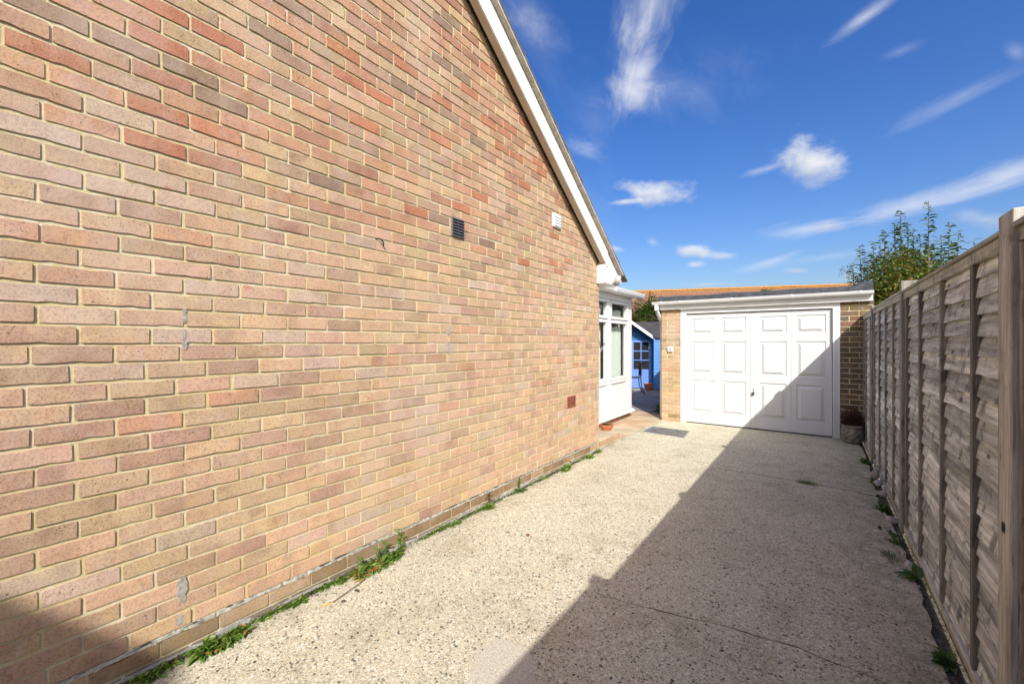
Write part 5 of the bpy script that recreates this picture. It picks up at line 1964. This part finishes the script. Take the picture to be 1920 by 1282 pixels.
# laurel behind the summerhouse
lc = at_depth(1216, 600, 17.0)
la = thing('laurel_bush', 'dense green laurel bush rising behind the summerhouse roof', 'bush', (lc.x, lc.y, 0))
mb = MB()
for k in range(8500):
    a, e = random.uniform(0, 6.283), random.uniform(-1, 1)
    rr = random.uniform(0.55, 1.0) * (1 + 0.18 * math.sin(a * 3 + e * 4))
    ce = math.sqrt(1 - e * e)
    c_ = Vector((lc.x + 0.85 * rr * ce * math.cos(a), lc.y + 0.85 * rr * ce * math.sin(a), 2.05 + 1.15 * rr * e))
    mb.cur = gcol('laurel')
    a2 = random.uniform(0, 6.283)
    mb.leaf(c_, (math.cos(a2), math.sin(a2), random.uniform(-.2, .9)), random.uniform(.09, .15), random.uniform(.04, .06), .6, 3, .2)
for k in range(26):
    mb.cur = gcol('laurel')
    mb.leaf(Vector((lc.x + .05, lc.y, 3.15 + 0.012 * k)), (math.cos(k * 2.4), math.sin(k * 2.4), .8), .08, .03, .5, 3)
part('crown', mb, 'leaf', la)
part('trunk', MB().tube([(lc.x, lc.y, 0), (lc.x, lc.y, 2.0), (lc.x + .05, lc.y, 3.4)], [0.07, 0.05, 0.008], 8), 'bark', la)

# ------------------------------------------------------------------ bungalow beyond the garden
dl_ = 26.0
A = at_depth(1190, 547, dl_)
B = at_depth(1600, 534, dl_ * (641 - 547) / (641 - 534))
rd = (B - A)
rd.z = 0
rd.normalize()
A = A - rd * 6
B = B + rd * 5
LEN = (B - A).length
B.z = A.z
nrm = Vector((rd.y, -rd.x, 0))
if nrm.dot(Vector((CAMX, 0, 0)) - A) < 0:
    nrm = -nrm
pit = R(33)
dn = nrm * math.cos(pit) - Vector((0, 0, 1)) * math.sin(pit)
up = (nrm * math.sin(pit) + Vector((0, 0, 1)) * math.cos(pit))
bu = thing('bungalow', 'bungalow with orange lichen covered tiled roof beyond the garage', 'house', ((A.x + B.x) / 2, (A.y + B.y) / 2, 0))
tl = MB()
nrow, gz = 16, 0.24
cw = 0.15
ncol = int(LEN / cw)
for r_ in range(nrow):
    tl.cur = (max(0.0, 0.36 - 0.15 * r_), 0, 0)
    vs_, fs_ = [], []
    for i in range(ncol * 2 + 1):
        s_ = i * cw / 2
        hgt_ = 0.028 if i % 2 else 0.0
        a_ = A + rd * s_ + dn * (r_ * gz) + up * hgt_
        b_ = A + rd * s_ + dn * ((r_ + 1) * gz + 0.02) + up * (hgt_ + 0.032)
        c_ = b_ - up * 0.022
        vs_ += [a_, b_, c_]
    for i in range(ncol * 2):
        a3, b3 = i * 3, (i + 1) * 3
        fs_ += [(a3, b3, b3 + 1, a3 + 1), (a3 + 1, b3 + 1, b3 + 2, a3 + 2)]
    tl.add(vs_, fs_)
part('roof_tiles', tl, 'lichen_tiles', bu, kind='stuff')
ridge_me = None
nr = int(LEN / 0.45)
for k in range(nr):
    a_ = A + rd * (k * 0.45)
    if ridge_me is None:
        mb = MB()
        mb.cur = (0.55, 0, 0)
        prof_ = []
        for i in range(8):
            an = math.pi * i / 7
            prof_.append(nrm * (0.13 * math.cos(an)) + Vector((0, 0, 0.10 * math.sin(an))))
        ring = [v for v in prof_] + [v + rd * 0.44 for v in prof_]
        mb.add(ring, [(i, i + 1, i + 9, i + 8) for i in range(7)])
        ridge_me = mesh_from(mb, 'ridge_tile')
        ridge_me.materials.append(M['lichen_tiles'])
    o = link('ridge_tile', ridge_me, bu, a_ - origin_of(bu) + Vector((0, 0, -0.01 + random.uniform(-.006, .006))))
bw = MB()
eave = A + dn * (nrow * gz)
back = nrm * (2 * nrow * gz * math.cos(pit))
w0, w1 = A + nrm * (nrow * gz * math.cos(pit) - 0.35), B + nrm * (nrow * gz * math.cos(pit) - 0.35)
w2, w3 = B - nrm * (nrow * gz * math.cos(pit) - 0.35), A - nrm * (nrow * gz * math.cos(pit) - 0.35)
zE = eave.z - 0.05
bw.prism([(p_.x, p_.y, -0.12) for p_ in (w0, w1, w2, w3)], (0, 0, zE + 0.12))
part('wall', bw, 'far_brick', bu)
bs = MB()
dnb = -nrm * math.cos(pit) - Vector((0, 0, 1)) * math.sin(pit)
bs.cur = (0.3, 0, 0)
bs.add([A, B, B + dnb * nrow * gz, A + dnb * nrow * gz], [(0, 1, 2, 3)])
bs.add([A, A + dn * nrow * gz, A + dnb * nrow * gz], [(0, 1, 2)])
bs.add([B, B + dn * nrow * gz, B + dnb * nrow * gz], [(0, 1, 2)])
part('rear_slope', bs, 'lichen_tiles', bu)

# ------------------------------------------------------------------ neighbouring house behind the camera, right: its shadow falls on the wall foot
HZ = 5.0
cor = Vector((3.35, -4.717, HZ))
ed = Vector((0.987, -0.163, 0)).normalized()
inw = Vector((-ed.y, ed.x, 0))
inw = -inw if inw.y > 0 else inw
nh = thing('neighbour_house', 'brick two storey neighbouring house behind the fence at the start of the drive', 'house', (cor.x + 3, cor.y - 3, 0))
q0, q1 = cor + ed * 0.35 + inw * 0.35, cor + ed * 8.0 + inw * 0.35
q2, q3 = q1 + inw * 7, q0 + inw * 7
part('wall', MB().prism([(p_.x, p_.y, -0.12) for p_ in (q0, q1, q2, q3)], (0, 0, HZ - 0.1)), 'far_brick', nh)
c0_, c1_ = cor, cor + ed * 8.4
c2_, c3_ = c1_ + inw * 7.7, cor + inw * 7.7
part('eaves', MB().prism([(p_.x, p_.y, HZ - 0.16) for p_ in (c0_, c1_, c2_, c3_)], (0, 0, 0.16)), 'upvc', nh)
rz_ = Vector((0, 0, 2.1))
m0, m1 = c0_.lerp(c3_, 0.5) + ed * 3.4 + rz_, c1_.lerp(c2_, 0.5) - ed * 3.4 + rz_
hr = MB()
h_ = Vector((0, 0, 0.004))
hr.add([c0_ + h_, c1_ + h_, c2_ + h_, c3_ + h_, m0, m1], [(0, 1, 5, 4), (1, 2, 5), (2, 3, 4, 5), (3, 0, 4)])
part('roof', hr, 'roof_tile_grey', nh)
